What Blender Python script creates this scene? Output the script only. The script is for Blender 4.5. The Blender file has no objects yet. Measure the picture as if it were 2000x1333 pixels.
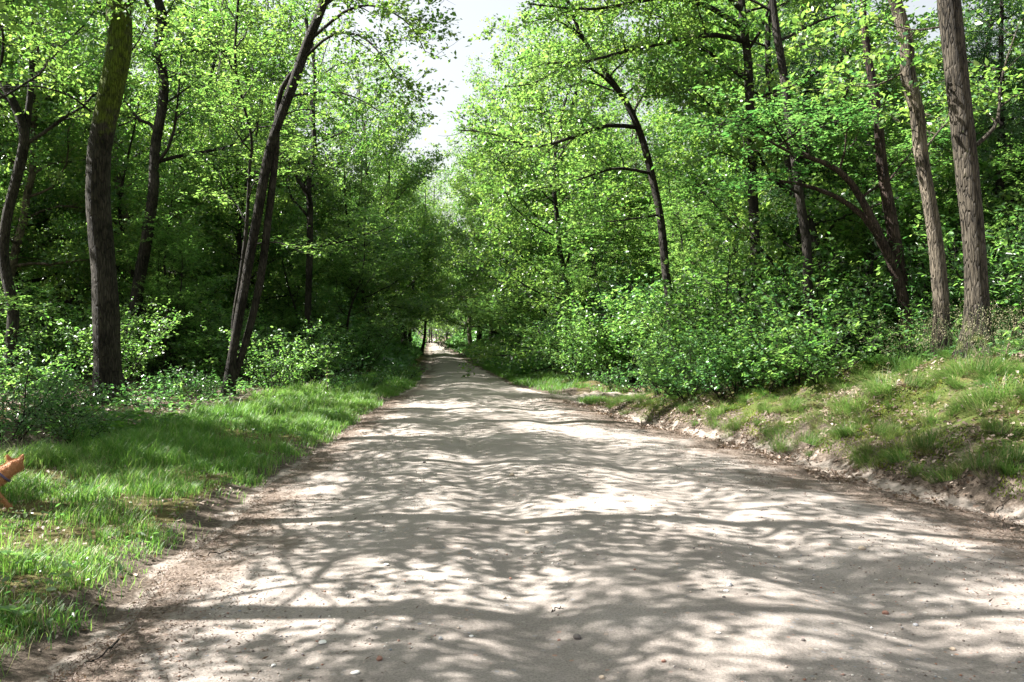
import bpy, bmesh, math, random
import numpy as np
from mathutils import Vector

# ------------------------------------------------------------------ camera, sky, sun, exposure
scene = bpy.context.scene
col = scene.collection
CAM_H, F, HORIZON, CX = 1.6, 1600.0, 655.0, 1000.0      # photograph is 2000 px wide
cam_d = bpy.data.cameras.new("camera")
cam_d.sensor_width = 36.0
cam_d.lens = 36.0 * F / 2000.0
cam_d.clip_start, cam_d.clip_end = 0.1, 2000.0
cam = bpy.data.objects.new("camera", cam_d)
col.objects.link(cam)
cam.location = (0, 0, CAM_H)
cam.rotation_euler = (math.radians(90) - math.atan((666.5 - HORIZON) / F), 0, 0)
scene.camera = cam

SUN_EL, SUN_AZ = math.radians(47), math.radians(8)       # from the left, a touch ahead
sun_vec = Vector((-math.cos(SUN_EL) * math.cos(SUN_AZ), math.cos(SUN_EL) * math.sin(SUN_AZ), math.sin(SUN_EL)))
world = bpy.data.worlds.new("World")
scene.world = world
world.use_nodes = True
wn = world.node_tree.nodes
wn.clear()
sky = wn.new("ShaderNodeTexSky")
sky.sky_type = 'NISHITA'
sky.sun_disc = False
sky.sun_elevation = SUN_EL
sky.sun_rotation = math.atan2(sun_vec.x, sun_vec.y)
sky.air_density, sky.dust_density, sky.ozone_density = 1.7, 3.0, 1.0
bg = wn.new("ShaderNodeBackground")
bg.inputs[1].default_value = 0.05
wo = wn.new("ShaderNodeOutputWorld")
veil = wn.new("ShaderNodeHueSaturation")            # thin white cloud veil over the whole sky
veil.inputs["Saturation"].default_value = 0.3
veil.inputs["Value"].default_value = 0.9
world.node_tree.links.new(sky.outputs[0], veil.inputs["Color"])
world.node_tree.links.new(veil.outputs[0], bg.inputs[0])
world.node_tree.links.new(bg.outputs[0], wo.inputs[0])

sun_d = bpy.data.lights.new("sun", 'SUN')
sun_d.energy = 5.0
sun_d.angle = math.radians(0.4)
sun_d.color = (1.0, 0.965, 0.915)
sun = bpy.data.objects.new("sun", sun_d)
col.objects.link(sun)
sun.rotation_euler = sun_vec.to_track_quat('Z', 'Y').to_euler()

vs = scene.view_settings
vs.view_transform, vs.look, vs.gamma = 'Standard', 'None', 1.0
vs.use_curve_mapping = False
vs.exposure = 2.4
cy = scene.cycles
cy.max_bounces, cy.diffuse_bounces, cy.glossy_bounces, cy.transmission_bounces = 6, 3, 2, 3
cy.transparent_max_bounces = 4
cy.use_denoising = True
try:
    cy.denoiser = 'OPENIMAGEDENOISE'
    cy.denoising_input_passes = 'RGB_ALBEDO_NORMAL'
    cy.denoising_prefilter = 'ACCURATE'
except Exception:
    pass
cy.use_adaptive_sampling = False
cy.caustics_reflective = cy.caustics_refractive = False

RNG = np.random.default_rng(11)
random.seed(5)
PI = math.pi

# ------------------------------------------------------------------ materials
def mat(name):
    m = bpy.data.materials.new(name)
    m.use_nodes = True
    nt = m.node_tree
    nt.nodes.clear()
    return m, nt, nt.nodes.new, nt.links.new

def ramp(nt, fac, stops):
    r = nt.nodes.new("ShaderNodeValToRGB")
    e = r.color_ramp.elements
    while len(e) < len(stops):
        e.new(0.5)
    for i, (p, c) in enumerate(stops):
        e[i].position = p
        e[i].color = (*c, 1)
    nt.links.new(fac, r.inputs[0])
    return r.outputs[0]

def noise(nt, vec, scale, detail=4, rough=0.55):
    n = nt.nodes.new("ShaderNodeTexNoise")
    n.inputs["Scale"].default_value = scale
    n.inputs["Detail"].default_value = detail
    n.inputs["Roughness"].default_value = rough
    if vec is not None:
        nt.links.new(vec, n.inputs["Vector"])
    return n.outputs[0]

def mixc(nt, fac, a, b, blend='MIX'):
    n = nt.nodes.new("ShaderNodeMix")
    n.data_type = 'RGBA'
    n.blend_type = blend
    for sock, v in ((n.inputs[0], fac), (n.inputs[6], a), (n.inputs[7], b)):
        if isinstance(v, (int, float)):
            sock.default_value = v
        elif isinstance(v, tuple):
            sock.default_value = (*v, 1)
        else:
            nt.links.new(v, sock)
    return n.outputs[2]

def attr(nt, name):
    a = nt.nodes.new("ShaderNodeAttribute")
    a.attribute_name = name
    return a.outputs[2]

def leaf_mat(name, stops, trans, tfac=0.42, rough=0.42, spec=0.5):
    """leaf: reflected colour by a per-leaf random value, light let through by a translucent share"""
    m, nt, N, Lk = mat(name)
    rnd = attr(nt, "rnd")
    oi = N("ShaderNodeObjectInfo")
    c = ramp(nt, rnd, stops)
    hs = N("ShaderNodeHueSaturation")
    mr = N("ShaderNodeMapRange")
    mr.inputs[3].default_value, mr.inputs[4].default_value = 0.72, 1.3
    Lk(oi.outputs["Random"], mr.inputs[0])
    Lk(mr.outputs[0], hs.inputs["Value"])
    mr2 = N("ShaderNodeMapRange")
    mr2.inputs[3].default_value, mr2.inputs[4].default_value = 0.475, 0.515
    Lk(oi.outputs["Random"], mr2.inputs[0])
    Lk(mr2.outputs[0], hs.inputs["Hue"])
    Lk(c, hs.inputs["Color"])
    p = N("ShaderNodeBsdfPrincipled")
    Lk(hs.outputs[0], p.inputs["Base Color"])
    p.inputs["Roughness"].default_value = rough
    p.inputs["Specular IOR Level"].default_value = spec
    t = N("ShaderNodeBsdfTranslucent")
    tc = mixc(nt, rnd, trans[0], trans[1])
    Lk(tc, t.inputs[0])
    mx = N("ShaderNodeMixShader")
    mx.inputs[0].default_value = tfac
    Lk(p.outputs[0], mx.inputs[1])
    Lk(t.outputs[0], mx.inputs[2])
    o = N("ShaderNodeOutputMaterial")
    Lk(mx.outputs[0], o.inputs[0])
    return m

M = {}
M['oak_leaf'] = leaf_mat('oak_leaf', [(0, (.026, .078, .028)), (.5, (.050, .118, .037)), (.9, (.09, .16, .046)), (1, (.15, .18, .06))],
                         ((.13, .33, .05), (.34, .52, .09)), .46, .36, .7)
M['young_leaf'] = leaf_mat('young_leaf', [(0, (.045, .12, .038)), (.6, (.08, .17, .05)), (1, (.14, .22, .07))],
                           ((.16, .40, .06), (.36, .56, .12)), .46, .36, .7)
M['shrub_leaf'] = leaf_mat('shrub_leaf', [(0, (.028, .085, .028)), (.5, (.052, .13, .04)), (1, (.10, .18, .06))],
                           ((.10, .32, .06), (.25, .47, .10)), .42, .33, .8)
M['fern_leaf'] = leaf_mat('fern_leaf', [(0, (.035, .10, .022)), (1, (.075, .17, .032))], ((.12, .34, .03), (.22, .44, .04)), .4, .5, .3)
M['needle'] = leaf_mat('needle', [(0, (.026, .075, .030)), (.7, (.045, .11, .042)), (1, (.085, .16, .055))],
                       ((.05, .16, .04), (.10, .24, .05)), .25, .4, .5)
M['grass'] = leaf_mat('grass', [(0, (.032, .10, .016)), (.55, (.068, .16, .026)), (.84, (.125, .21, .042)), (1, (.32, .27, .15))],
                      ((.11, .32, .035), (.27, .46, .08)), .42, .45, .35)
M['bank_grass'] = leaf_mat('bank_grass', [(0, (.03, .085, .018)), (.45, (.058, .125, .026)), (.68, (.10, .145, .035)), (.8, (.25, .205, .11)), (1, (.36, .29, .19))],
                           ((.12, .29, .04), (.26, .33, .10)), .38, .5, .3)
M['moss'] = leaf_mat('moss', [(0, (.05, .085, .012)), (.6, (.10, .14, .016)), (1, (.20, .21, .03))], ((.12, .20, .02), (.26, .30, .03)), .3, .7, .2)
M['seed_head'] = leaf_mat('seed_head', [(0, (.12, .13, .06)), (1, (.30, .27, .17))], ((.25, .25, .12), (.36, .30, .2)), .3, .6, .2)
M['dry_leaf'] = leaf_mat('dry_leaf', [(0, (.075, .053, .04)), (.5, (.155, .115, .087)), (.85, (.27, .21, .165)), (1, (.42, .35, .29))],
                         ((.20, .12, .06), (.32, .22, .12)), .15, .55, .3)

def bark_mat(name, dark, light, moss=0.0, mosscol=(.085, .115, .012), zs=0.16, scale=26):
    m, nt, N, Lk = mat(name)
    tc = N("ShaderNodeTexCoord")
    mp = N("ShaderNodeMapping")
    mp.inputs["Scale"].default_value = (1, 1, zs)
    Lk(tc.outputs["Object"], mp.inputs["Vector"])
    ridge = noise(nt, mp.outputs[0], scale, 6, .62)
    big = noise(nt, tc.outputs["Object"], 2.3, 4)
    mp2 = N("ShaderNodeMapping"); mp2.inputs["Scale"].default_value = (1, 1, .13)
    Lk(tc.outputs["Object"], mp2.inputs["Vector"])
    wv = N("ShaderNodeVectorMath"); wv.operation = 'MULTIPLY_ADD'
    nzv = N("ShaderNodeTexNoise"); nzv.inputs["Scale"].default_value = 9; Lk(mp2.outputs[0], nzv.inputs["Vector"])
    Lk(nzv.outputs["Color"], wv.inputs[0]); wv.inputs[1].default_value = (.06, .06, .06); Lk(mp2.outputs[0], wv.inputs[2])
    vor = N("ShaderNodeTexVoronoi"); vor.feature = 'DISTANCE_TO_EDGE'; vor.inputs["Scale"].default_value = scale * 1.25
    Lk(wv.outputs[0], vor.inputs["Vector"])
    crack = ramp(nt, vor.outputs["Distance"], [(.0, (.25, .25, .25)), (.14, (1, 1, 1))])
    c = ramp(nt, ridge, [(.40, dark), (.60, light)])
    c = mixc(nt, crack, tuple(v * .45 for v in dark), c)
    c = mixc(nt, ramp(nt, big, [(.4, (0, 0, 0)), (.65, (1, 1, 1))]), c, tuple(min(1, 1.25 * v + .012) for v in light))
    if moss:
        at = attr(nt, "mossy")
        n2 = noise(nt, tc.outputs["Object"], 7, 5)
        ad = N("ShaderNodeMath"); ad.operation = 'ADD'
        Lk(at, ad.inputs[0]); Lk(n2, ad.inputs[1])
        c = mixc(nt, ramp(nt, ad.outputs[0], [(.72, (0, 0, 0)), (.98, (1, 1, 1))]), c, mosscol)
    p = N("ShaderNodeBsdfPrincipled")
    Lk(c, p.inputs["Base Color"])
    p.inputs["Roughness"].default_value = .85
    p.inputs["Specular IOR Level"].default_value = .2
    b = N("ShaderNodeBump")
    b.inputs["Strength"].default_value = 1.0
    b.inputs["Distance"].default_value = .06
    hs_ = N("ShaderNodeMath"); hs_.operation = 'MULTIPLY_ADD'; hs_.inputs[1].default_value = .5
    Lk(ridge, hs_.inputs[0]); Lk(crack, hs_.inputs[2])
    Lk(hs_.outputs[0], b.inputs["Height"])
    Lk(b.outputs[0], p.inputs["Normal"])
    o = N("ShaderNodeOutputMaterial")
    Lk(p.outputs[0], o.inputs[0])
    return m

M['oak_bark'] = bark_mat('oak_bark', (.009, .0075, .006), (.036, .030, .022), 1)  # oak bark coloured darker for the shaded, silhouetted trunks
M['lit_oak_bark'] = bark_mat('lit_oak_bark', (.015, .012, .009), (.062, .051, .036), 1)  # lighter copy of the oak bark, coloured for the sunlit trunk
M['pale_bark'] = bark_mat('pale_bark', (.03, .025, .018), (.125, .103, .075), 1)
M['dark_bark'] = bark_mat('dark_bark', (.009, .0075, .006), (.034, .028, .022))
M['red_bark'] = bark_mat('red_bark', (.014, .009, .007), (.05, .032, .024), 1)
M['birch_bark'] = bark_mat('birch_bark', (.10, .09, .08), (.42, .38, .34), 0, zs=3.0, scale=5)
M['dead_wood'] = bark_mat('dead_wood', (.09, .065, .048), (.26, .19, .145))

def ground_mat():
    m, nt, N, Lk = mat('forest_ground')
    tc = N("ShaderNodeTexCoord")
    v = tc.outputs["Object"]
    litter = ramp(nt, noise(nt, v, 28, 6, .7), [(.3, (.038, .030, .024)), (.5, (.090, .071, .056)), (.68, (.17, .138, .112))])
    sand = ramp(nt, noise(nt, v, 9, 6, .65), [(.3, (.20, .17, .145)), (.7, (.32, .278, .242))])
    soil = ramp(nt, noise(nt, v, 40, 5), [(.3, (.06, .05, .022)), (.7, (.13, .115, .045))])
    mossc = ramp(nt, noise(nt, v, 32, 5, .7), [(.3, (.03, .045, .012)), (.7, (.085, .10, .026))])
    def mask(name, sc, lo, hi):
        a = N("ShaderNodeMath"); a.operation = 'ADD'
        Lk(attr(nt, name), a.inputs[0]); Lk(noise(nt, v, sc, 6, .65), a.inputs[1])
        return ramp(nt, a.outputs[0], [(lo, (0, 0, 0)), (hi, (1, 1, 1))])
    c = mixc(nt, mask("green", 3.5, .85, 1.1), litter, soil)
    c = mixc(nt, mask("moss", 3.0, .92, 1.1), c, mossc)
    c = mixc(nt, mask("sand", 4.0, .88, 1.12), c, sand)
    p = N("ShaderNodeBsdfPrincipled")
    Lk(c, p.inputs["Base Color"])
    p.inputs["Roughness"].default_value = .95
    p.inputs["Specular IOR Level"].default_value = .1
    b = N("ShaderNodeBump"); b.inputs["Strength"].default_value = .8; b.inputs["Distance"].default_value = .03
    Lk(noise(nt, v, 45, 6, .7), b.inputs["Height"])
    Lk(b.outputs[0], p.inputs["Normal"])
    o = N("ShaderNodeOutputMaterial"); Lk(p.outputs[0], o.inputs[0])
    return m

def road_mat():
    m, nt, N, Lk = mat('sandy_track')
    tc = N("ShaderNodeTexCoord")
    v = tc.outputs["Object"]
    base = ramp(nt, noise(nt, v, 1.3, 6, .6), [(.3, (.255, .222, .196)), (.55, (.31, .274, .245)), (.75, (.37, .334, .305))])
    grain = ramp(nt, noise(nt, v, 75, 6, .85), [(.34, (.42, .40, .39)), (.52, (.95, .95, .95)), (.66, (1.2, 1.2, 1.2))])
    base = mixc(nt, .8, base, grain, 'MULTIPLY')
    # embedded rubble chips: brick, slate, shell
    vo = N("ShaderNodeTexVoronoi"); vo.inputs["Scale"].default_value = 26
    Lk(v, vo.inputs["Vector"])
    sep = N("ShaderNodeSeparateColor"); Lk(vo.outputs["Color"], sep.inputs[0])
    chipcol = ramp(nt, sep.outputs[0], [(0, (.30, .28, .27)), (.25, (.24, .27, .31)), (.45, (.40, .20, .12)), (.6, (.60, .56, .50)), (.8, (.20, .18, .17)), (1, (.48, .40, .31))])
    size = N("ShaderNodeMath"); size.operation = 'MULTIPLY'; size.inputs[1].default_value = .36
    Lk(sep.outputs[1], size.inputs[0])
    lt = N("ShaderNodeMath"); lt.operation = 'LESS_THAN'
    Lk(vo.outputs["Distance"], lt.inputs[0]); Lk(size.outputs[0], lt.inputs[1])
    some = N("ShaderNodeMath"); some.operation = 'GREATER_THAN'; some.inputs[1].default_value = .45
    Lk(sep.outputs[2], some.inputs[0])
    patch = ramp(nt, noise(nt, v, .8, 3), [(.42, (0, 0, 0)), (.58, (1, 1, 1))])
    a = N("ShaderNodeMath"); a.operation = 'MULTIPLY'; Lk(lt.outputs[0], a.inputs[0]); Lk(some.outputs[0], a.inputs[1])
    a2 = N("ShaderNodeMath"); a2.operation = 'MULTIPLY'; Lk(a.outputs[0], a2.inputs[0]); Lk(patch, a2.inputs[1])
    a3 = N("ShaderNodeMath"); a3.operation = 'MULTIPLY'; a3.inputs[1].default_value = .75; Lk(a2.outputs[0], a3.inputs[0])
    c = mixc(nt, a3.outputs[0], base, chipcol)
    # brown debris along both edges, with shade painted into the right-hand band
    deb_shade = N("ShaderNodeMath"); deb_shade.operation = 'ADD'
    Lk(attr(nt, "edge"), deb_shade.inputs[0]); Lk(noise(nt, v, 2.2, 6, .7), deb_shade.inputs[1])
    deb_shade_col = ramp(nt, noise(nt, v, 38, 6, .75), [(.36, (.065, .05, .04)), (.56, (.17, .135, .11)), (.7, (.29, .24, .20))])
    c = mixc(nt, ramp(nt, deb_shade.outputs[0], [(.76, (0, 0, 0)), (1.06, (1, 1, 1))]), c, deb_shade_col)
    p = N("ShaderNodeBsdfPrincipled")
    Lk(c, p.inputs["Base Color"])
    p.inputs["Roughness"].default_value = .9
    p.inputs["Specular IOR Level"].default_value = .15
    b = N("ShaderNodeBump"); b.inputs["Strength"].default_value = .8; b.inputs["Distance"].default_value = .02
    h = N("ShaderNodeMath"); h.operation = 'ADD'
    Lk(noise(nt, v, 70, 6, .7), h.inputs[0]); Lk(a2.outputs[0], h.inputs[1])
    Lk(h.outputs[0], b.inputs["Height"])
    Lk(b.outputs[0], p.inputs["Normal"])
    o = N("ShaderNodeOutputMaterial"); Lk(p.outputs[0], o.inputs[0])
    return m

def plain(name, c1, c2, scale=30, rough=.8):
    m, nt, N, Lk = mat(name)
    tc = N("ShaderNodeTexCoord")
    n = noise(nt, tc.outputs["Object"], scale, 5, .6)
    p = N("ShaderNodeBsdfPrincipled")
    Lk(ramp(nt, n, [(.35, c1), (.65, c2)]), p.inputs["Base Color"])
    p.inputs["Roughness"].default_value = rough
    b = N("ShaderNodeBump"); b.inputs["Strength"].default_value = .4; b.inputs["Distance"].default_value = .004
    Lk(n, b.inputs["Height"]); Lk(b.outputs[0], p.inputs["Normal"])
    o = N("ShaderNodeOutputMaterial"); Lk(p.outputs[0], o.inputs[0])
    return m

M['ground'], M['road'] = ground_mat(), road_mat()
M['brick_stone'] = plain('brick_stone', (.20, .10, .075), (.34, .18, .13))
M['grey_stone'] = plain('grey_stone', (.20, .20, .21), (.36, .36, .37))
M['white_stone'] = plain('white_stone', (.62, .60, .56), (.80, .78, .74))
M['dark_stone'] = plain('dark_stone', (.07, .06, .055), (.15, .13, .12))
M['tan_stone'] = plain('tan_stone', (.34, .26, .19), (.50, .40, .31))
M['fur'] = plain('fur', (.30, .125, .045), (.50, .25, .11), 60, .6)
M['dog_skin'] = plain('dog_skin', (.24, .095, .034), (.38, .175, .07), 40, .7)
M['webbing'] = plain('webbing', (.05, .035, .09), (.13, .10, .20), 90, .6)

# ------------------------------------------------------------------ mesh helpers
def mesh_np(name, verts, faces_list, material, smooth=False, rnd=None, **attrs):
    """faces_list: list of int arrays (n,k); rnd: per-face value"""
    me = bpy.data.meshes.new(name)
    verts = np.asarray(verts, dtype=np.float32)
    faces_list = [np.asarray(f, dtype=np.int32) for f in faces_list if len(f)]
    nl = sum(f.size for f in faces_list)
    nf = sum(len(f) for f in faces_list)
    me.vertices.add(len(verts)); me.vertices.foreach_set("co", verts.ravel())
    me.loops.add(nl); me.polygons.add(nf)
    me.loops.foreach_set("vertex_index", np.concatenate([f.ravel() for f in faces_list]))
    tot = np.concatenate([np.full(len(f), f.shape[1], np.int32) for f in faces_list])
    st = np.concatenate([[0], np.cumsum(tot)[:-1]]).astype(np.int32)
    me.polygons.foreach_set("loop_start", st)
    me.polygons.foreach_set("loop_total", tot)
    if smooth:
        me.polygons.foreach_set("use_smooth", np.ones(nf, dtype=bool))
    me.update(calc_edges=True)
    if rnd is not None:
        a = me.attributes.new("rnd", 'FLOAT', 'FACE')
        a.data.foreach_set("value", np.asarray(rnd, dtype=np.float32))
    for k, v in attrs.items():
        a = me.attributes.new(k, 'FLOAT', 'POINT')
        a.data.foreach_set("value", np.asarray(v, dtype=np.float32))
    me.materials.append(M[material])
    return me

def obj(name, me, parent=None, loc=(0, 0, 0), rot=(0, 0, 0), scale=(1, 1, 1)):
    o = bpy.data.objects.new(name, me)
    col.objects.link(o)
    o.parent = parent
    o.location, o.rotation_euler, o.scale = loc, rot, scale
    return o

def tag(o, label=None, cat=None, group=None, kind=None):
    if label: o["label"] = label
    if cat: o["category"] = cat
    if group: o["group"] = group
    if kind: o["kind"] = kind
    return o

def norm(v):
    return v / np.maximum(np.linalg.norm(v, axis=-1, keepdims=True), 1e-9)

def tube_mesh(branches, sides):
    """branches: list of (pts (n,3), radii (n,)); returns verts, quads"""
    V, Q, off = [], [], 0
    by = {}
    for p, r in branches:
        by.setdefault(len(p), []).append((p, r))
    ang = np.arange(sides) * 2 * PI / sides
    ca, sa = np.cos(ang), np.sin(ang)
    for n, lst in by.items():
        P = np.array([b[0] for b in lst]); R = np.array([b[1] for b in lst])
        T = np.gradient(P, axis=1)
        T = norm(T)
        main = norm(P[:, -1] - P[:, 0])
        ref = np.where(np.abs(main[:, 2:3]) > .8, np.array([[1., 0, 0]]), np.array([[0, 0, 1.]]))
        U = norm(np.cross(T, ref[:, None, :]))
        W = np.cross(T, U)
        ring = P[:, :, None, :] + R[:, :, None, None] * (U[:, :, None, :] * ca[None, None, :, None] + W[:, :, None, :] * sa[None, None, :, None])
        V.append(ring.reshape(-1, 3))
        b, i, k = np.meshgrid(np.arange(len(lst)), np.arange(n - 1), np.arange(sides), indexing='ij')
        k2 = (k + 1) % sides
        base = off + b * n * sides
        q = np.stack([base + i * sides + k, base + i * sides + k2, base + (i + 1) * sides + k2, base + (i + 1) * sides + k], -1)
        Q.append(q.reshape(-1, 4))
        off += len(lst) * n * sides
    return np.concatenate(V), np.concatenate(Q)

LEAF = {
    'diamond': ([(0, 0, 0), (.45, -.31, .07), (1, 0, -.08), (.45, .31, .07)], [(0, 1, 2), (0, 2, 3)]),
    'hex': ([(0, 0, 0), (.28, -.27, .05), (.68, -.25, .05), (1, 0, -.10), (.68, .25, .05), (.28, .27, .05)], [(0, 1, 2, 3), (0, 3, 4, 5)]),
    'oak': ([(0, 0, 0), (.3, -.22, .04), (.42, -.14, .02), (.7, -.30, .05), (1, 0, -.1), (.7, .30, .05), (.42, .14, .02), (.3, .22, .04)],
            [(0, 1, 2, 4), (2, 3, 4), (0, 4, 6, 7), (6, 4, 5)]),
    'narrow': ([(0, 0, 0), (.4, -.13, .03), (1, 0, -.12), (.4, .13, .03)], [(0, 1, 2), (0, 2, 3)]),
    'needle': ([(0, 0, 0), (.4, -.10, 0), (1, 0, -.12), (.4, .10, 0)], [(0, 1, 2), (0, 2, 3)]),
}

def leaf_geo(P, Nn, T, size, shape):
    tv, tf = LEAF[shape]
    tv = np.array(tv)
    T = norm(T - Nn * np.sum(T * Nn, -1, keepdims=True))
    B = np.cross(Nn, T)
    s = np.asarray(size).reshape(-1, 1, 1)
    V = P[:, None, :] + s * (tv[None, :, 0:1] * T[:, None, :] + tv[None, :, 1:2] * B[:, None, :] + tv[None, :, 2:3] * Nn[:, None, :])
    n, k = len(P), len(tv)
    off = (np.arange(n) * k)[:, None]
    F = [off + np.array(f)[None, :] for f in tf]
    by = {}
    for f in F:
        by.setdefault(f.shape[1], []).append(f)
    FL = [np.concatenate(fs) for fs in by.values()]
    nper = [(len(fs)) for fs in by.values()]
    return V.reshape(-1, 3), FL, nper

def leaves_mesh(name, P, Nn, T, size, shape, material, rnd=None, rng=RNG):
    V, FL, nper = leaf_geo(P, Nn, T, size, shape)
    if rnd is None:
        rnd = rng.random(len(P))
    return mesh_np(name, V, FL, material, rnd=np.concatenate([np.tile(rnd, k) for k in nper]))

# 2-D value noise
_lat = np.random.default_rng(3).random((256, 256))
def vnoise(x, y):
    x = np.asarray(x, float); y = np.asarray(y, float)
    xi, yi = np.floor(x).astype(int), np.floor(y).astype(int)
    fx, fy = x - xi, y - yi
    fx, fy = fx * fx * (3 - 2 * fx), fy * fy * (3 - 2 * fy)
    g = lambda a, b: _lat[a & 255, b & 255]
    return (g(xi, yi) * (1 - fx) + g(xi + 1, yi) * fx) * (1 - fy) + (g(xi, yi + 1) * (1 - fx) + g(xi + 1, yi + 1) * fx) * fy
def fbm(x, y, o=4):
    s, a, t = 0, .5, 0
    for i in range(o):
        s = s + a * vnoise(x * 2 ** i + 17 * i, y * 2 ** i + 31 * i); t += a; a *= .5
    return s / t
def sst(a, b, x):
    t = np.clip((x - a) / (b - a), 0, 1)
    return t * t * (3 - 2 * t)

# ------------------------------------------------------------------ terrain
_ly = np.array([-30, 0, 3.8, 5.6, 8.1, 11.4, 19, 25.6, 40, 57, 150, 400])
_lx = np.array([-1.9, -2.0, -2.13, -2.36, -2.6, -2.7, -3.0, -3.0, -4.2, -5.8, -15.4, -41.])
_ry = np.array([-30, 0, 7, 8.4, 10, 12.5, 14.6, 19.7, 26.4, 42.7, 85, 160, 400])
_rx = np.array([4.9, 4.9, 4.4, 3.9, 3.7, 3.1, 2.35, 1.45, 0., -1.9, -6.6, -14., -37.])
def Lx(y): return np.interp(y, _ly, _lx) + .22 * (fbm(np.asarray(y) * .9, 3.3) - .5)
def Rx(y): return np.interp(y, _ry, _rx) + .28 * (fbm(np.asarray(y) * .8, 9.3) - .5)

def H(x, y):
    x = np.asarray(x, float); y = np.asarray(y, float)
    l, r = Lx(y), Rx(y)
    c, hw = (l + r) / 2, (r - l) / 2
    u = np.clip(np.abs(x - c) / hw, 0, 1)
    h = .085 * (1 - u * u)
    dl, dr = np.clip(l - x, 0, None), np.clip(x - r, 0, None)
    h = h + .09 * sst(0, .5, dl) + .20 * sst(.5, 3.2, dl) + .018 * np.clip(dl - 3.2, 0, 25) + .10 * sst(.2, 1.5, dl) * (fbm(x * 1.1, y * 1.1) - .5)
    B = .88 * sst(19.5, 10.5, y) + .18
    B = B * (1 - .75 * np.exp(-((y - 21.2) / 1.5) ** 2))
    foot = .22 * sst(0, .45, dr) * sst(20, 15, y)
    h = h + B * sst(-.2, 2.9, dr) * (dr > 0) - B * sst(-.2, 2.9, 0) * (dr > 0) + foot + .12 * np.clip(dr - 2.9, 0, 3) + .04 * np.clip(dr - 5.9, 0, 18)
    h = h + sst(.1, .9, dr) * (.30 * (fbm(x * 1.3 + 5, y * 1.3) - .5) + .22 * (fbm(x * 3.0, y * 3.0 + 8, 3) - .5))
    return h

def road_z(x, y):
    l, r = Lx(y), Rx(y)
    h = H(x, y)
    # wheel-washed ridges of sand along the left side, faint ruts elsewhere
    rip = np.sin(y * 7.5 + 1.6 * (x - l) + 2.5 * fbm(x * .8, y * .8))
    h = h + .032 * rip * np.exp(-((x - l - .75) / .5) ** 2) * sst(6.5, 9, y) * sst(20, 14, y)
    h = h + .028 * np.sin(y * 5.2 + 3 * fbm(x * .7 + 9, y * .7)) * np.exp(-((x - r + .5) / .5) ** 2) * sst(6, 9, y) * sst(18, 14, y)
    h = h + .05 * (fbm(x * .9, y * .9) - .5) + .016 * (fbm(x * 4, y * 4) - .5)
    h = h - .05 * np.exp(-((x - (l + r) / 2 + 1.0) / .32) ** 2) - .05 * np.exp(-((x - (l + r) / 2 - .9) / .32) ** 2)
    return h

def P3(px, py, d):
    return np.array([(px - CX) * d / F, d, CAM_H - (py - HORIZON) * d / F])

def ground_at(px, py):
    d = 3.0
    while d < 200:
        p = P3(px, py, d)
        if p[2] <= float(H(p[0], p[1])):
            return p
        d *= 1.004
    return P3(px, py, 200)

def axis(fine_lo, fine_hi, step, lo, hi, growth):
    a = list(np.arange(fine_lo, fine_hi + 1e-6, step))
    s = step
    while a[-1] < hi:
        s *= growth; a.append(a[-1] + s)
    s = step; b = [a[0]]
    while b[-1] > lo:
        s *= growth; b.append(b[-1] - s)
    return np.array(b[:0:-1] + a)

def grid_faces(nx, ny):
    j, i = np.meshgrid(np.arange(ny - 1), np.arange(nx - 1), indexing='ij')
    a = j * nx + i
    return np.stack([a, a + 1, a + nx + 1, a + nx], -1).reshape(-1, 4)

xs = axis(-9, 10, .13, -400, 400, 1.09)
ys = axis(3, 22, .14, -60, 600, 1.05)
X, Y = np.meshgrid(xs, ys)
Z = H(X, Y)
l, r = Lx(Y), Rx(Y)
inside = np.minimum(X - l, r - X)
Z = Z - .09 * sst(.05, .5, inside)
dl, dr = l - X, X - r
sand = .40 * np.exp(-np.clip(dl, 0, 9) / .25) * (dl > -.5) + .62 * np.exp(-np.clip(dr, 0, 9) / .33) * (dr > -.5) * sst(30, 18, Y) + .55 * np.exp(-((Y - 21.2) / 1.2) ** 2) * (dr > 0) * sst(7, 3, dr)
sand = np.where(inside > 0, .6, sand)
green = .62 * sst(.1, .5, dl) * sst(3.4, 2.2, dl) + .45 * sst(.3, 1.2, dr) * sst(5, 3, dr)
mossm = .38 * sst(.25, .8, dr) * sst(4.5, 2.5, dr) * sst(21, 15, Y) + .12
g = obj("ground", mesh_np("ground", np.stack([X, Y, Z], -1).reshape(-1, 3), [grid_faces(len(xs), len(ys))], 'ground', True,
        sand=sand.ravel(), green=green.ravel(), moss=mossm.ravel()))
tag(g, kind="structure")

s = np.linspace(-.03, 1.03, 90)
yr = axis(1.5, 20, .06, -12, 330, 1.03)
S, YR = np.meshgrid(s, yr)
l, r = Lx(YR), Rx(YR)
XR = l + (r - l) * S
ZR = road_z(XR, YR) + .012
e = np.minimum(XR - l, r - XR)
ZR = ZR - .12 * sst(.12, -.12, e)
wob = .35 * (fbm(XR * .7 + 40, YR * .7) - .5)
edge = np.maximum(np.exp(-np.clip(XR - l, 0, 9) / .55) * .85, np.exp(-np.clip(r - XR, 0, 9) / 1.0) * .95 * sst(26, 16, YR)) + wob
rd = obj("road", mesh_np("road", np.stack([XR, YR, ZR], -1).reshape(-1, 3), [grid_faces(len(s), len(yr))], 'road', True, edge=edge.ravel()))
tag(rd, kind="structure")

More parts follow.
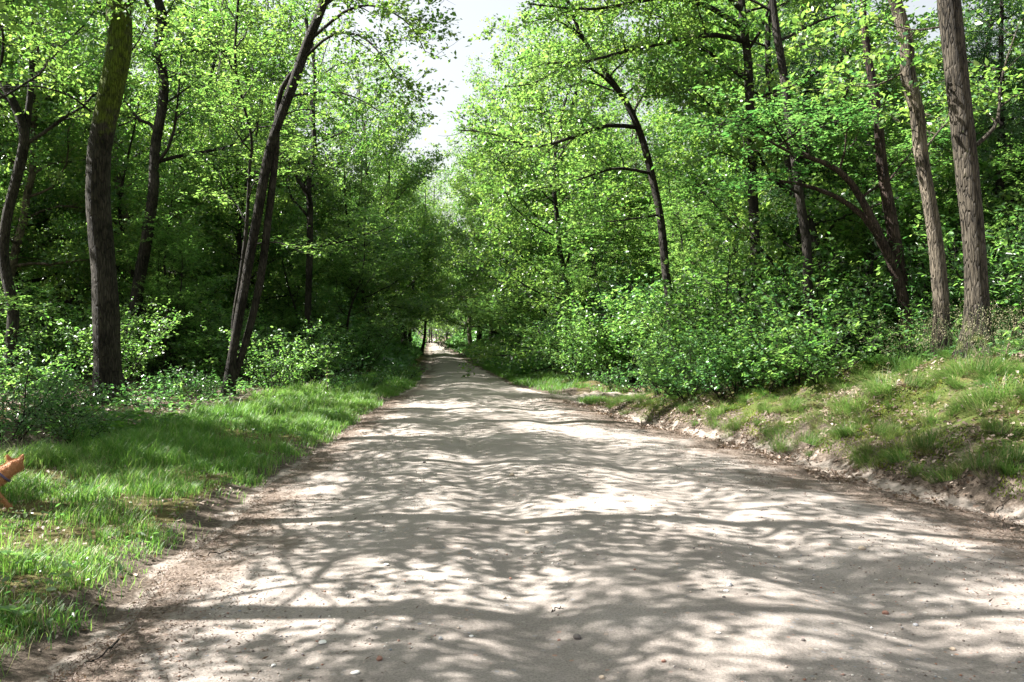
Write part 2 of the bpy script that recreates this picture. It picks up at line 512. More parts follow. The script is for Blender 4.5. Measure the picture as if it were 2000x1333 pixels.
# ------------------------------------------------------------------ trees
def grow(rng, p, d, length, r0, n, wig=.25, up=0.0, tip=.25):
    """a bent branch: n points"""
    p = np.array(p, float); d = norm(np.array(d, float))
    pts = [p]; st = length / (n - 1)
    for i in range(n - 1):
        d = norm(d + wig * rng.normal(size=3) * .55 + np.array([0, 0, up]))
        p = p + d * st
        pts.append(p)
    rr = r0 * np.linspace(1, tip, n)
    return np.array(pts), rr

def smooth_poly(pts, n):
    """Catmull-Rom through pts, n samples"""
    pts = np.array(pts, float)
    P = np.vstack([2 * pts[0] - pts[1], pts, 2 * pts[-1] - pts[-2]])
    seg = np.linalg.norm(np.diff(pts, axis=0), axis=1)
    cum = np.concatenate([[0], np.cumsum(seg)]); cum /= cum[-1]
    out = []
    for t in np.linspace(0, 1, n):
        i = min(int(np.searchsorted(cum, t, 'right') - 1), len(pts) - 2)
        f = (t - cum[i]) / max(cum[i + 1] - cum[i], 1e-9)
        a, b, c, d = P[i], P[i + 1], P[i + 2], P[i + 3]
        out.append(.5 * (2 * b + (c - a) * f + (2 * a - 5 * b + 4 * c - d) * f * f + (3 * b - a - 3 * c + d) * f ** 3))
    return np.array(out)

def fork(rng, pts, rr, par):
    """secondary boughs, twigs and leaf points of one limb"""
    subs, twigs, LP, LD = [], [], [], []
    seglen = np.linalg.norm(np.diff(pts, axis=0), axis=1)
    L = seglen.sum()
    n2 = max(3, int(L / par['sub_gap']))
    for k in range(n2):
        t = par.get('sub_from', .22) + (1 - par.get('sub_from', .22)) * (k + rng.random() * .8) / n2
        t = min(t, .99)
        f = t * (len(pts) - 1); i = min(int(f), len(pts) - 2)
        p = pts[i] + (pts[i + 1] - pts[i]) * (f - i)
        d = norm(pts[i + 1] - pts[i])
        side = norm(np.cross(d, [0, 0, 1.]) + 1e-6) * (1 if k % 2 else -1)
        dd = norm(d * .7 + side * (.7 + .3 * rng.random()) + np.array([0, 0, par.get('sub_up', .15) + .3 * rng.normal() * par.get('flat', 1)]))
        ln = par['sub_len'] * (.55 + .7 * rng.random()) * (1 - .45 * t)
        q, qr = grow(rng, p, dd, ln, max(.006, rr[i] * .45), 6, par.get('wig', .3), par.get('droop', 0), .3)
        subs.append((q, qr))
        n3 = max(2, int(ln / par['twig_gap']))
        for j in range(n3 + 1):
            t3 = (j + .3 + .7 * rng.random()) / (n3 + 1) if j < n3 else 1.0
            f3 = min(t3, .999) * 5; i3 = int(f3)
            p3 = q[i3] + (q[i3 + 1] - q[i3]) * (f3 - i3)
            d3 = norm(q[i3 + 1] - q[i3])
            s3 = norm(np.cross(d3, [0, 0, 1.]) + 1e-6) * (1 if j % 2 else -1)
            if j == n3: s3 = s3 * .2
            dv = norm(d3 * .6 + s3 + np.array([0, 0, par.get('twig_up', .1) + .3 * rng.normal() * par.get('flat', 1)]))
            l3 = par['twig_len'] * (.6 + .8 * rng.random())
            w, wr = grow(rng, p3, dv, l3, .006, 4, .3, par.get('droop', 0), .4)
            twigs.append((w, wr))
            m = max(2, int(l3 / par['leaf_gap']))
            tt = rng.random(m) ** .8 * 2.999
            ii = tt.astype(int)
            LP.append(w[ii] + (w[ii + 1] - w[ii]) * (tt - ii)[:, None])
            LD.append(np.repeat(norm(w[-1] - w[0])[None], m, 0))
    return subs, twigs, LP, LD

def clump_w(P, par):
    cl = par.get('clump', 0)
    if not cl: return None
    f = par.get('clump_scale', 1.15)
    nz = fbm(P[:, 0] * f + P[:, 2] * .55 * f + 40, P[:, 1] * f + P[:, 2] * .75 * f + 40, 2)
    return sst(cl - .03, cl + .03, nz)

def bare_off(br, par, O=0, lo=.15):
    """drop twigs that carry no leaves"""
    w = clump_w(np.array([p[len(p) // 2] for p, r in br]) - O, par)
    return br if w is None else ([b for b, k in zip(br, w) if k > lo] or br[:1])

def crown_mesh(rng, name, LP, LD, par, material, thin=None):
    P = np.concatenate(LP); D = np.concatenate(LD)
    if thin is not None:
        k = thin(P); P, D = P[k], D[k]
    w = clump_w(P, par)
    if w is not None:
        k = rng.random(len(P)) < .02 + .98 * w
        P, D = P[k], D[k]
    n = len(P)
    P = P + rng.normal(size=(n, 3)) * np.array([1, 1, .7]) * par.get('spread', .06)
    Nn = norm(np.array([0, 0, par.get('flatleaf', .9)]) + rng.normal(size=(n, 3)) * par.get('tilt', .5))
    T = D * .7 + rng.normal(size=(n, 3)) * .8 + np.array([0, 0, par.get('hang', -.15)])
    size = par['leaf'] * (.5 + .9 * rng.random(n) ** 1.2)
    # light and dark clumps: leaf age varies slowly through the crown
    base = fbm(P[:, 0] * .8 + P[:, 2] * .5, P[:, 1] * .8 + P[:, 2] * .6, 3)
    rnd = np.clip(base * 1.1 - .05 + .28 * rng.normal(size=n), 0, 1)
    return leaves_mesh(name, P, Nn, T, size, par.get('shape', 'diamond'), material, rnd)

OAK = dict(sub_gap=.27, sub_len=1.5, twig_gap=.2, twig_len=.5, leaf_gap=.019, leaf=.105, spread=.08, tilt=.55, shape='diamond', clump=.46)
BG = dict(sub_gap=.36, sub_len=1.7, twig_gap=.24, twig_len=.6, leaf_gap=.0145, leaf=.122, spread=.13, tilt=.65, clump=.475, clump_scale=.95)
BEECH = dict(sub_gap=.28, sub_len=1.25, twig_gap=.17, twig_len=.42, leaf_gap=.022, leaf=.085, spread=.035, tilt=.3, flat=.35, sub_up=.0, twig_up=0, flatleaf=1.2, shape='hex')
SPRUCE = dict(sub_gap=.13, sub_len=.85, twig_gap=.12, twig_len=.28, leaf_gap=.019, leaf=.09, spread=.014, tilt=.7, flat=.2, sub_up=-.25, twig_up=-.15, droop=-.07, wig=.1, shape='needle', sub_from=.08, hang=-.3)

def trunk_geo(pts, rr, sides=14, seed=0, lump=.10):
    V, Q = tube_mesh([(pts, rr)], sides)
    n = len(pts)
    ang = np.tile(np.arange(sides) * 2 * PI / sides, n)
    zz = np.repeat(np.arange(n), sides) * .35
    c = np.repeat(pts, sides, 0)
    f = 1 + lump * 2 * (fbm(np.cos(ang) * 1.4 + 10 + seed * 3.1, np.sin(ang) * 1.4 + zz + seed, 3) - .5)
    hh = np.repeat(np.clip(pts[:, 2] - pts[0, 2], 0, None), sides)
    f = f * (1 + .22 * np.exp(-hh / .3) * np.cos(4 * ang + seed))
    return c + (V - c) * f[:, None], Q

def mossy_attr(pts, sides, bands):
    """bands: list of (z0, z1, amount) of moss up the trunk"""
    z = np.repeat(pts[:, 2], sides)
    m = np.zeros(len(z))
    for a, b, k in bands:
        m = np.maximum(m, k * sst(a, a + (1.3 if b > 5 else .25), z) * sst(b, b - .4, z))
    return m

TREES_PX = []    # (screen x of base, root) for checks

def hero_tree(name, label, px, d, widths, base=None, depth_lean=0, bark='oak_bark', leafm='oak_leaf', par=OAK, top=12., limbs=(), nl=9, limb_from=.45,
              limb_len=3.4, moss=(), seed=1, bias=(0, 0), extra=(), thin=None, flare=1.5, group=None, cat="tree", wander=.35, upl=.06):
    """trunk drawn through photograph points px at distance d, running on upward to height top above ground; limbs: explicit px polylines (x, y, d)"""
    rng = np.random.default_rng(seed)
    pts = [P3(x, y, d + depth_lean * i) for i, (x, y) in enumerate(px)]
    rad = [.84 * w * d / F / 2 for w in widths]
    gz = float(H(pts[0][0], pts[0][1]))
    if pts[0][2] > gz + .08:
        b = pts[0].copy(); b[2] = gz - .12
        b[0] -= .12 * (pts[1][0] - pts[0][0])
        pts.insert(0, b); rad.insert(0, rad[0] * 1.08)
    else:
        pts[0][2] = gz - .12
    z0 = gz
    # run on above the frame
    step = 1.6
    dirv = norm(pts[-1] - pts[-2])
    rtop = rad[-1]
    while pts[-1][2] < z0 + top:
        dirv = norm(dirv + rng.normal(size=3) * .14 + np.array([bias[0] * .05, bias[1] * .05, .25]))
        pts.append(pts[-1] + dirv * step)
        rad.append(max(.03, rad[-1] * .84))
    n = max(18, int(np.linalg.norm(np.diff(np.array(pts), axis=0), axis=1).sum() / .28))
    C = smooth_poly(pts, n)
    cum = np.concatenate([[0], np.cumsum(np.linalg.norm(np.diff(np.array(pts), axis=0), axis=1))])
    RR = np.interp(np.linspace(0, cum[-1], n), cum, rad)
    hgt = C[:, 2] - z0
    RR = RR * (1 + (flare - 1) * np.exp(-np.clip(hgt, 0, None) / .28))
    root = obj(name, None, None, (C[0][0], C[0][1], z0))
    tag(root, label, cat, group)
    O = np.array([C[0][0], C[0][1], z0])
    V, Q = trunk_geo(C - O, RR, 16, seed)
    obj("trunk", mesh_np("trunk", V, [Q], bark, True, mossy=mossy_attr(C - O, 16, moss)), root)
    LP, LD = [], []
    for xp, xw in extra:                 # further stems that share the root
        e = [P3(a, b, d + .1) for a, b in xp]
        er = [w * d / F / 2 for w in xw]
        m = max(10, int(np.linalg.norm(e[-1] - e[0]) / .3))
        EC = smooth_poly(e, m)
        ER = np.interp(np.linspace(0, 1, m), np.linspace(0, 1, len(er)), er)
        V, Q = trunk_geo(EC - O, ER, 12, seed + 5)
        obj("stem", mesh_np("stem", V, [Q], bark, True, mossy=np.zeros(len(V))), root)
    allb = []
    for poly in limbs:
        lp = smooth_poly([P3(*q) for q in poly], 12)
        r0 = max(.018, .028 * np.linalg.norm(lp[-1] - lp[0]) / 2.2)
        allb.append((lp, r0 * np.linspace(1, .22, 12)))
    for k in range(nl):
        t = limb_from + (1 - limb_from) * (k + .5) / nl
        i = int(t * (n - 1))
        az = k * 2.4 + rng.random() * .7
        dv = np.array([math.cos(az) + bias[0], math.sin(az) + bias[1], .25 + .9 * t * t + .1 * rng.normal()])
        ln = limb_len * (1.1 - .55 * (t - limb_from) / (1 - limb_from)) * (.75 + .5 * rng.random())
        allb.append(grow(rng, C[i], dv, ln, max(.02, RR[i] * .42), 9, wander, upl, .25))
    for p, rr in allb:
        subs, tw, a, b = fork(rng, p, rr, par)
        tw = bare_off(tw, par, O); 
        V1, Q1 = tube_mesh([(p - O, rr)] + [(q - O, r) for q, r in subs if len(q) == 0], 8)
        V2, Q2 = tube_mesh([(q - O, r) for q, r in subs], 5)
        V3, Q3 = tube_mesh([(q - O, r) for q, r in tw], 3)
        V = np.concatenate([V1, V2, V3]); Q = np.concatenate([Q1, Q2 + len(V1), Q3 + len(V1) + len(V2)])
        obj("branch", mesh_np("branch", V, [Q], bark, True, mossy=np.zeros(len(V))), root)
        LP += a; LD += b
    LP = [q - O for q in LP]
    th = None if thin is None else (lambda P: thin(P + O, rng))
    cr = obj("crown", crown_mesh(rng, "crown", LP, LD, par, leafm, th), root)
    tag(cr, kind="stuff")
    return root

def thin_frac(f):
    return lambda P, rng: rng.random(len(P)) < f

# --- left side
hero_tree("oak_tree", "thick oak nearest on the left with mossy bend in its trunk",
          [(212, 788), (208, 640), (203, 520), (193, 400), (196, 290), (218, 180), (236, 90), (236, 0)], 15.4,
          [62, 58, 52, 52, 50, 54, 54, 56], moss=[(-.2, .5, .22), (4.5, 11.5, .46)], top=12.5, seed=21,
          limbs=[[(206, 30, 15.4), (150, -60, 15.2), (60, -140, 14.5)], [(180, 220, 15.4), (140, 190, 15.2), (70, 170, 14.8), (-40, 180, 14.4)],
                 [(245, 20, 15.4), (330, -60, 15.0), (470, -130, 14.6)]],
          nl=10, limb_from=.68, limb_len=4.4, bias=(.7, 0), par=dict(OAK, clump=.55, clump_scale=.8))
hero_tree("oak_tree", "slender twin-stemmed oak leaning over the grassy left verge",
          [(444, 780), (455, 690), (478, 560), (502, 430), (518, 340), (534, 270), (570, 175), (600, 90), (632, 10), (650, -60)], 17.6,
          [27, 20, 21, 22, 22, 21, 23, 22, 20, 18], bark='dark_bark', moss=[(-.2, .6, .3)], top=12., seed=22,
          extra=[([(452, 755), (484, 655), (510, 540), (524, 430), (540, 300), (543, 210), (556, 165), (585, 130)], [14, 14, 15, 15, 14, 13, 11, 8])],
          limbs=[[(606, 80, 17.6), (680, 22, 17.2), (740, 15, 16.8), (800, 50, 16.4), (832, 105, 16.2)],
                 [(590, 120, 17.6), (650, 70, 17.3), (710, 75, 17), (760, 130, 16.7), (790, 185, 16.5)],
                 [(560, 190, 17.6), (640, 180, 17.3), (690, 190, 17), (745, 220, 16.7)],
                 [(640, -20, 17.6), (720, -60, 17.2), (800, -50, 16.8), (840, -10, 16.4)],
                 [(545, 230, 17.6), (600, 215, 18), (670, 240, 18.4)]],
          nl=10, limb_from=.68, limb_len=3.8, bias=(.5, .1), par=dict(OAK, clump=.52, clump_scale=.8))
hero_tree("oak_tree", "dark crooked oak between the mossy oak and the leaning twin-stemmed oak",
          [(262, 650), (270, 560), (287, 470), (300, 380), (304, 290), (322, 180), (312, 90), (318, 30), (300, -30)], 22.,
          [30, 27, 26, 24, 22, 22, 22, 24, 18], bark='dark_bark', top=13, seed=23,
          limbs=[[(330, 200, 22), (390, 165, 22), (420, 215, 21.5), (450, 220, 21)], [(316, 50, 22), (345, 0, 22), (380, -60, 22)], [(300, 330, 22), (340, 260, 22), (360, 60, 22.5)]],
          nl=9, limb_from=.4, limb_len=3.2)
hero_tree("oak_tree", "dark forked tree at the far left edge with a zigzag trunk",
          [(22, 690), (26, 600), (8, 510), (14, 430), (36, 340), (50, 265), (30, 205), (2, 150), (-30, 60)], 17.5,
          [28, 24, 24, 22, 22, 22, 18, 18, 16], bark='dark_bark', top=12, seed=24,
          extra=[([(50, 265), (60, 200), (66, 110), (70, 20), (80, -60)], [13, 11, 10, 10, 9])], nl=9, limb_from=.4, limb_len=3.0, bias=(.2, -.1), thin=thin_frac(.8))
hero_tree("oak_tree", "thin forked oak standing behind the leaning twin-stemmed oak, nearer the road",
          [(604, 690), (602, 600), (605, 500), (606, 400), (602, 370), (614, 300), (612, 220)], 28.,
          [17, 16, 15, 14, 12, 11, 10], bark='dark_bark', top=11, seed=25, extra=[([(603, 385), (585, 355), (572, 330)], [9, 7, 6])], nl=12, limb_from=.35, limb_len=3.4, bias=(.3, -.1))
hero_tree("young_tree", "thin straight sapling trunk close to the left of the leaning oak",
          [(455, 640), (470, 540), (482, 440), (488, 330), (492, 270)], 19.5, [9, 9, 8, 7, 6], bark='dark_bark', par=BEECH, leafm='young_leaf', top=8, seed=26, nl=10, limb_from=.35, limb_len=2.0, thin=thin_frac(.8))

# --- right side
hero_tree("oak_tree", "tall stout oak on the right bank with ridged brown bark",
          [(1905, 704), (1908, 600), (1902, 480), (1890, 360), (1878, 250), (1866, 140), (1852, 20), (1845, -60)], 11.2,
          [66, 50, 49, 50, 51, 50, 50, 48], bark='lit_oak_bark', moss=[(-.2, .7, .26), (2.2, 3.4, .12)], top=11.5, seed=31,
          limbs=[[(1905, 285, 11.3), (1945, 240, 11.4), (1955, 150, 11.6), (1990, 40, 11.8)], [(1860, 50, 11.2), (1780, 60, 11.6), (1700, 40, 12)]],
          nl=8, limb_from=.75, limb_len=3.2, bias=(-.1, .2), thin=thin_frac(.85), flare=1.75)
hero_tree("oak_tree", "slimmer pale-barked oak with a kinked trunk beside the stout one on the bank",
          [(1838, 668), (1838, 600), (1832, 520), (1822, 440), (1808, 360), (1796, 290), (1790, 220), (1772, 150), (1768, 80), (1745, 0), (1725, -60)], 12.6,
          [38, 34, 36, 32, 30, 31, 30, 33, 29, 27, 24], bark='pale_bark', moss=[(-.2, .3, .2)], top=11.5, seed=32,
          limbs=[[(1770, 140, 12.6), (1700, 170, 12.6), (1620, 160, 12.8)], [(1800, 300, 12.6), (1850, 240, 13), (1920, 210, 13.2)]],
          nl=8, limb_from=.7, limb_len=3.0, bias=(-.2, .2), thin=thin_frac(.85))
hero_tree("oak_tree", "thin dark straight trunk on the right bank left of the kinked oak",
          [(1578, 560), (1574, 470), (1562, 390), (1550, 300), (1540, 230), (1528, 140), (1512, 40), (1505, -40)], 16.,
          [22, 21, 20, 19, 19, 18, 17, 15], bark='dark_bark', top=11, seed=33, par=BEECH, leafm='shrub_leaf',
          limbs=[[(1548, 290, 16), (1480, 250, 15.4), (1430, 230, 14.9), (1390, 260, 14.5)], [(1552, 310, 16), (1600, 250, 15.2), (1680, 230, 14.6)],
                 [(1562, 380, 16), (1500, 350, 15.2), (1430, 370, 14.6)]], nl=9, limb_from=.5, limb_len=2.6)
hero_tree("oak_tree", "curving dark oak whose long boughs reach left over the road",
          [(1312, 640), (1300, 530), (1290, 430), (1272, 340), (1248, 255), (1216, 190), (1180, 140), (1130, 60)], 21.,
          [20, 19, 18, 17, 16, 14, 11, 9], bark='dark_bark', leafm='young_leaf', top=12, seed=34,  # paler young leaf colour paints sunlight onto this oak's crown
          limbs=[[(1246, 250, 21), (1180, 247, 20.6), (1110, 272, 20.2), (1040, 288, 19.8), (960, 262, 19.4), (895, 255, 19)],
                 [(1228, 205, 21), (1170, 145, 20.6), (1110, 130, 20.2), (1040, 165, 19.8), (985, 170, 19.5)],
                 [(1275, 340, 21), (1200, 330, 20.5), (1120, 355, 20), (1040, 372, 19.6)],
                 [(1216, 190, 21), (1300, 130, 20.8), (1400, 150, 20.6)],
                 [(1150, 90, 21), (1080, 40, 20.5), (985, 60, 20.2)],
                 [(1290, 420, 21), (1220, 430, 20.4), (1140, 440, 20)]],
          nl=10, limb_from=.55, limb_len=3.4, bias=(-.3, -.1))
hero_tree("oak_tree", "big spreading oak above the curving one with long dark boughs at the top",
          [(1480, 640), (1475, 500), (1470, 380), (1465, 240), (1460, 130), (1450, 40), (1440, -60)], 19.5,
          [24, 23, 22, 21, 20, 18, 16], bark='dark_bark', top=13, seed=35,
          limbs=[[(1460, 85, 19.5), (1390, 70, 19), (1300, 85, 18.6), (1230, 100, 18.2), (1150, 120, 17.8), (1070, 125, 17.4)],
                 [(1455, 60, 19.5), (1370, 10, 19), (1280, 0, 18.5), (1160, 20, 18), (1030, 10, 17.5)],
                 [(1462, 160, 19.5), (1400, 130, 19), (1340, 180, 18.6), (1260, 190, 18.2)],
                 [(1468, 330, 19.5), (1410, 300, 19), (1350, 320, 18.6)],
                 [(1445, 20, 19.5), (1350, -60, 19), (1200, -80, 18.4), (1060, -60, 18)]],
          nl=10, limb_from=.5, limb_len=3.4, bias=(-.3, -.2))
hero_tree("old_tree", "reddish bent tree with arching limbs low behind the right bank",
          [(1770, 620), (1752, 540), (1722, 470), (1690, 405), (1650, 345), (1600, 315), (1545, 300), (1490, 270)], 15.,
          [26, 24, 20, 18, 15, 12, 8, 4], bark='red_bark', moss=[(-.2, 1.2, .25)], top=3.2, seed=36, par=BEECH, leafm='shrub_leaf',
          extra=[([(1742, 520), (1700, 440), (1650, 395), (1600, 372), (1550, 358), (1480, 350)], [14, 13, 11, 9, 6, 3]), ([(1760, 560), (1740, 430), (1722, 330), (1712, 220), (1690, 90), (1680, -40)], [26, 24, 20, 17, 13, 9])],
          nl=6, limb_from=.6, limb_len=1.8)

# ------------------------------------------------------------------ prototype trees, copied through the wood
def proto_tree(seed, height, r0, par, bark, leafm, nl, frm, ll, bias=(0, 0), wander=.3, lean=.12, thin=1.0, up=.05, thick=.42):
    rng = np.random.default_rng(seed)
    C, RR = grow(rng, (0, 0, -.12), (lean * rng.normal(), lean * rng.normal(), 1), height, r0, 22, .13, .12, .16)
    RR = RR * (1 + .5 * np.exp(-np.arange(22) / 1.0))
    LP, LD, BR, SB, TW = [], [], [], [], []
    for k in range(nl):
        t = frm + (1 - frm) * (k + .5) / nl
        i = min(int(t * 21), 20)
        az = k * 2.4 + rng.random()
        dv = (math.cos(az) + bias[0], math.sin(az) + bias[1], .15 + .9 * t * t)
        ln = ll * (1.15 - .75 * ((t - frm) / (1 - frm)) ** 1.5) * (.75 + .5 * rng.random())
        p, rr = grow(rng, C[i], dv, ln, max(.015, RR[i] * thick), 8, wander, up, .25)
        s_, t_, a, b = fork(rng, p, rr, par)
        BR.append((p, rr)); SB += s_; TW += t_; LP += a; LD += b
    V0, Q0 = trunk_geo(C, RR, 10, seed)
    TW = bare_off(TW, par); SB = bare_off(SB, par, 0, .02)
    V1, Q1 = tube_mesh(BR, 6); V2, Q2 = tube_mesh(SB, 4); V3, Q3 = tube_mesh(TW, 3)
    n0, n1, n2 = len(V0), len(V0) + len(V1), len(V0) + len(V1) + len(V2)
    V = np.concatenate([V0, V1, V2, V3])
    Q = np.concatenate([Q0, Q1 + n0, Q2 + n1, Q3 + n2])
    tm = mesh_np("trunk", V, [Q], bark, True, mossy=np.zeros(len(V)))
    cm = crown_mesh(rng, "crown", LP, LD, par, leafm, None if thin >= 1 else (lambda P: rng.random(len(P)) < thin))
    return dict(trunk=tm, crown=cm)

def proto_conifer(seed, height, base=.1, ll=2.4, par=SPRUCE, step=.4):
    rng = np.random.default_rng(seed)
    C, RR = grow(rng, (0, 0, -.12), (0, 0, 1), height, .012 * height + .03, 16, .03, .1, .1)
    LP, LD, BR, SB, TW = [], [], [], [], []
    z = base * height
    while z < height * .98:
        f = z / height
        for k in range(5):
            az = rng.random() * 2 * PI
            ln = ll * (1 - f) ** .8 * (.7 + .5 * rng.random()) + .15
            i = min(int(f * 15), 14)
            p0 = C[i] + (C[i + 1] - C[i]) * (f * 15 - i)
            p, rr = grow(rng, p0, (math.cos(az), math.sin(az), -.1 + .5 * f), ln, .012 + .006 * ln, 7, .08, -.045, .3)
            s_, t_, a, b = fork(rng, p, rr, par)
            BR.append((p, rr)); SB += s_; LP += a; LD += b
        z += step * (.8 + .4 * rng.random())
    V0, Q0 = trunk_geo(C, RR, 10, seed)
    V1, Q1 = tube_mesh(BR, 4); V2, Q2 = tube_mesh(SB, 3)
    V = np.concatenate([V0, V1, V2]); Q = np.concatenate([Q0, Q1 + len(V0), Q2 + len(V0) + len(V1)])
    return dict(trunk=mesh_np("trunk", V, [Q], 'dark_bark', True, mossy=np.zeros(len(V))), crown=crown_mesh(rng, "crown", LP, LD, par, 'needle'))

def place(proto, name, x, y, rotz, scale, label, cat, group, sink=0.0, tilt=(0, 0)):
    r = obj(name, None, None, (x, y, float(H(x, y)) - sink), (tilt[0], tilt[1], rotz), (scale,) * 3)
    tag(r, label, cat, group)
    for k, me in proto.items():
        c = obj(k, me, r)
        if k in ('crown', 'foliage'): tag(c, kind="stuff")
    return r

PT = [proto_tree(101, 13.5, .17, BG, 'dark_bark', 'oak_leaf', 26, .16, 3.6),
      proto_tree(102, 12.0, .13, BG, 'dark_bark', 'oak_leaf', 24, .12, 3.1),
      proto_tree(103, 14.5, .15, BG, 'pale_bark', 'oak_leaf', 26, .20, 3.3),
      proto_tree(104, 8.5, .08, dict(BEECH, leaf=.10, shape='diamond'), 'dark_bark', 'young_leaf', 26, .08, 2.5),
      proto_tree(105, 15.0, .12, dict(BG, droop=-.05, leaf=.10), 'birch_bark', 'oak_leaf', 26, .24, 2.8)]
PT_NAME = ["oak_tree", "oak_tree", "oak_tree", "young_tree", "birch_tree"]
CON = [proto_conifer(201, 12.5), proto_conifer(202, 3.6, .06, 1.35, dict(SPRUCE, sub_len=.5, leaf=.05), .22)]

ORD = ["zeroth", "first", "second", "third", "fourth", "fifth", "sixth", "seventh", "eighth", "ninth", "tenth", "eleventh", "twelfth", "thirteenth", "fourteenth", "fifteenth", "sixteenth", "seventeenth", "eighteenth", "nineteenth"]
TENS = ["", "", "twenty", "thirty", "forty", "fifty", "sixty", "seventy", "eighty", "ninety"]
def ordinal(n):
    if n < 20: return ORD[n]
    return (TENS[n // 10][:-1] + "ieth") if n % 10 == 0 else TENS[n // 10] + "-" + ORD[n % 10]

HEROES = [(o.location.x, o.location.y) for o in col.objects if o.parent is None and o.get("category") == "tree"]
def scatter(rng, n, ylo, yhi, xf, gap, avoid):
    out = []
    for _ in range(n * 40):
        if len(out) >= n: break
        y = ylo + (yhi - ylo) * rng.random() ** 1.0
        lo, hi = xf(y)
        if hi <= lo: continue
        x = lo + (hi - lo) * rng.random()
        if all((x - a) ** 2 + (y - b) ** 2 > gap * gap for a, b in out) and all((x - a) ** 2 + (y - b) ** 2 > (gap * .55) ** 2 for a, b in avoid):
            out.append((x, y))
    return out

rng = np.random.default_rng(77)
# trees that frame the road further off (from the photograph)
mid = []
for px, py, k, sc in [(985, 694, 0, .95), (958, 694, 2, .9), (968, 692, 1, .85), (903, 678, 1, 1.0), (1022, 690, 4, .9), (822, 694, 1, .95), (1085, 700, 0, .95),
                      (790, 700, 0, .95), (640, 712, 1, .9), (1160, 705, 1, .9), (872, 672, 0, 1.0), (860, 668, 2, 1.05), (812, 674, 2, 1.0), (1240, 700, 4, .95)]:
    p = ground_at(px, py)
    mid.append((p[0], p[1], k, sc))
for y_, off_, k, sc in [(37, -2.3, 0, .70), (44, -1.9, 1, .78), (52, -1.7, 0, .82), (60, -1.8, 2, .92), (68, -1.6, 0, 1.1), (47, 2.0, 1, .95), (56, 1.9, 0, 1.1), (64, 1.6, 0, 1.25), (71, 1.6, 2, 1.25), (30, -2.8, 3, 1.0), (33.5, 2.2, 3, 1.0), (40, 2.0, 3, 1.1), (34.5, 2.3, 0, 1.05), (29, 2.7, 1, 1.0), (43, 2.2, 2, 1.0)]:
    mid.append((float(Lx(y_) if off_ < 0 else Rx(y_)) + off_, y_, k, sc))
mid += [(7.6, 17.4, 3, .62), (9.4, 18.4, 3, .68), (5.7, 20.2, 3, .58), (10.6, 17.0, 3, .55), (4.9, 22.6, 3, .62), (3.2, 25.6, 3, .6), (7.0, 21.4, 3, .72), (12.2, 17.6, 3, .6), (2.2, 28.6, 3, .65), (8.6, 20.0, 1, .62), (-9.8, 31, 0, 1.0), (-12.2, 27.5, 2, 1.0), (-9.5, 39, 1, 1.1), (-13.5, 33, 0, 1.1), (-10.6, 24.5, 1, .95), (-11, 38, 0, 1.35), (-13, 44, 2, 1.35), (-9.0, 46, 0, 1.3), (-17, 40, 0, 1.3), (-15.5, 26, 0, 1.15), (-13.5, 20.5, 3, .8), (-9.2, 21.5, 3, .62)]
left = scatter(rng, 92, 22.5, 74, lambda y: (max(-.70 * y - 3.5, -46), float(Lx(y)) - (3.4 if y > 24 else 5.5)), 2.0, HEROES + [(a, b) for a, b, _, _ in mid])
right = scatter(rng, 84, 15.5, 74, lambda y: (float(Rx(y)) + (3.0 if y > 23 else 5.0), min(.70 * y + 3.5, 46)), 2.0, HEROES + [(a, b) for a, b, _, _ in mid])
wood = [("left", x, y, None, None) for x, y in left] + [("right", x, y, None, None) for x, y in right] + [("right" if x > float(Rx(y)) else "left", x, y, k, sc) for x, y, k, sc in mid]
rec = []
for side, x, y, k, sc in wood:
    if k is None:
        k = int(rng.choice(5, p=[.27, .25, .18, .22, .08])); sc = .82 + .34 * rng.random()
    if side == "left" and x > float(Lx(y)) - 8.0 and 15 < y < 36: sc *= .74
    rec.append([side, x, y, k, sc, CX + x / y * F])
KIND = ["bushy oak", "narrow oak", "tall pale-trunked oak", "low leafy young beech", "slim light-barked birch"]
for side in ("left", "right"):
    for k in range(5):
        q = sorted([t for t in rec if t[0] == side and t[3] == k], key=lambda t: t[5])
        for i, (sd, x, y, kk, sc, _) in enumerate(q):
            place(PT[k], PT_NAME[k], x, y, rng.random() * 6.28, sc, f"{ordinal(i + 1)} {KIND[k]} from the left in the wood {side} of the road",
                  "tree", f"{KIND[k]} trees in the {side}-hand wood")
# tall high-crowned oaks just outside the picture on the left whose crowns dapple the foreground road
PH = proto_tree(111, 13.5, .2, dict(BG, leaf=.115, leaf_gap=.018, clump=.575, clump_scale=.55), 'dark_bark', 'oak_leaf', 20, .38, 4.0, thick=.2)
for i, (x, y, sc, lab) in enumerate([(-6.4, 2.6, .95, "high-crowned oak outside the left edge dappling the nearest stretch of road"), (-7.2, 7.0, .95, "high-crowned oak outside the left edge dappling the road beside the dog"),
                                     (-5.7, 4.9, .86, "slighter high-crowned oak outside the left edge, over the verge before the dog"),
                                     (-9.9, 14.7, .98, "high-crowned oak at the left edge dappling the road beyond the mossy oak"),
                                     (-9.6, 10.8, .98, "high-crowned oak outside the left edge dappling the road beyond the dog")]):
    place(dict(PH), "oak_tree", x, y, 1.9 * i + .4, sc, lab, "tree", "oaks outside the left edge of the picture")
place(PT[3], "young_tree", -9.8, 11.9, 2.0, 1.0, "leafy young beech at the left edge above the dark undergrowth", "tree", "low leafy young beech trees in the left-hand wood")  # added tree, put here to shade the undergrowth
place(PT[3], "young_tree", -10.6, 9.4, .7, .95, "young beech outside the left edge shading the verge behind the dog", "tree", "low leafy young beech trees in the left-hand wood")
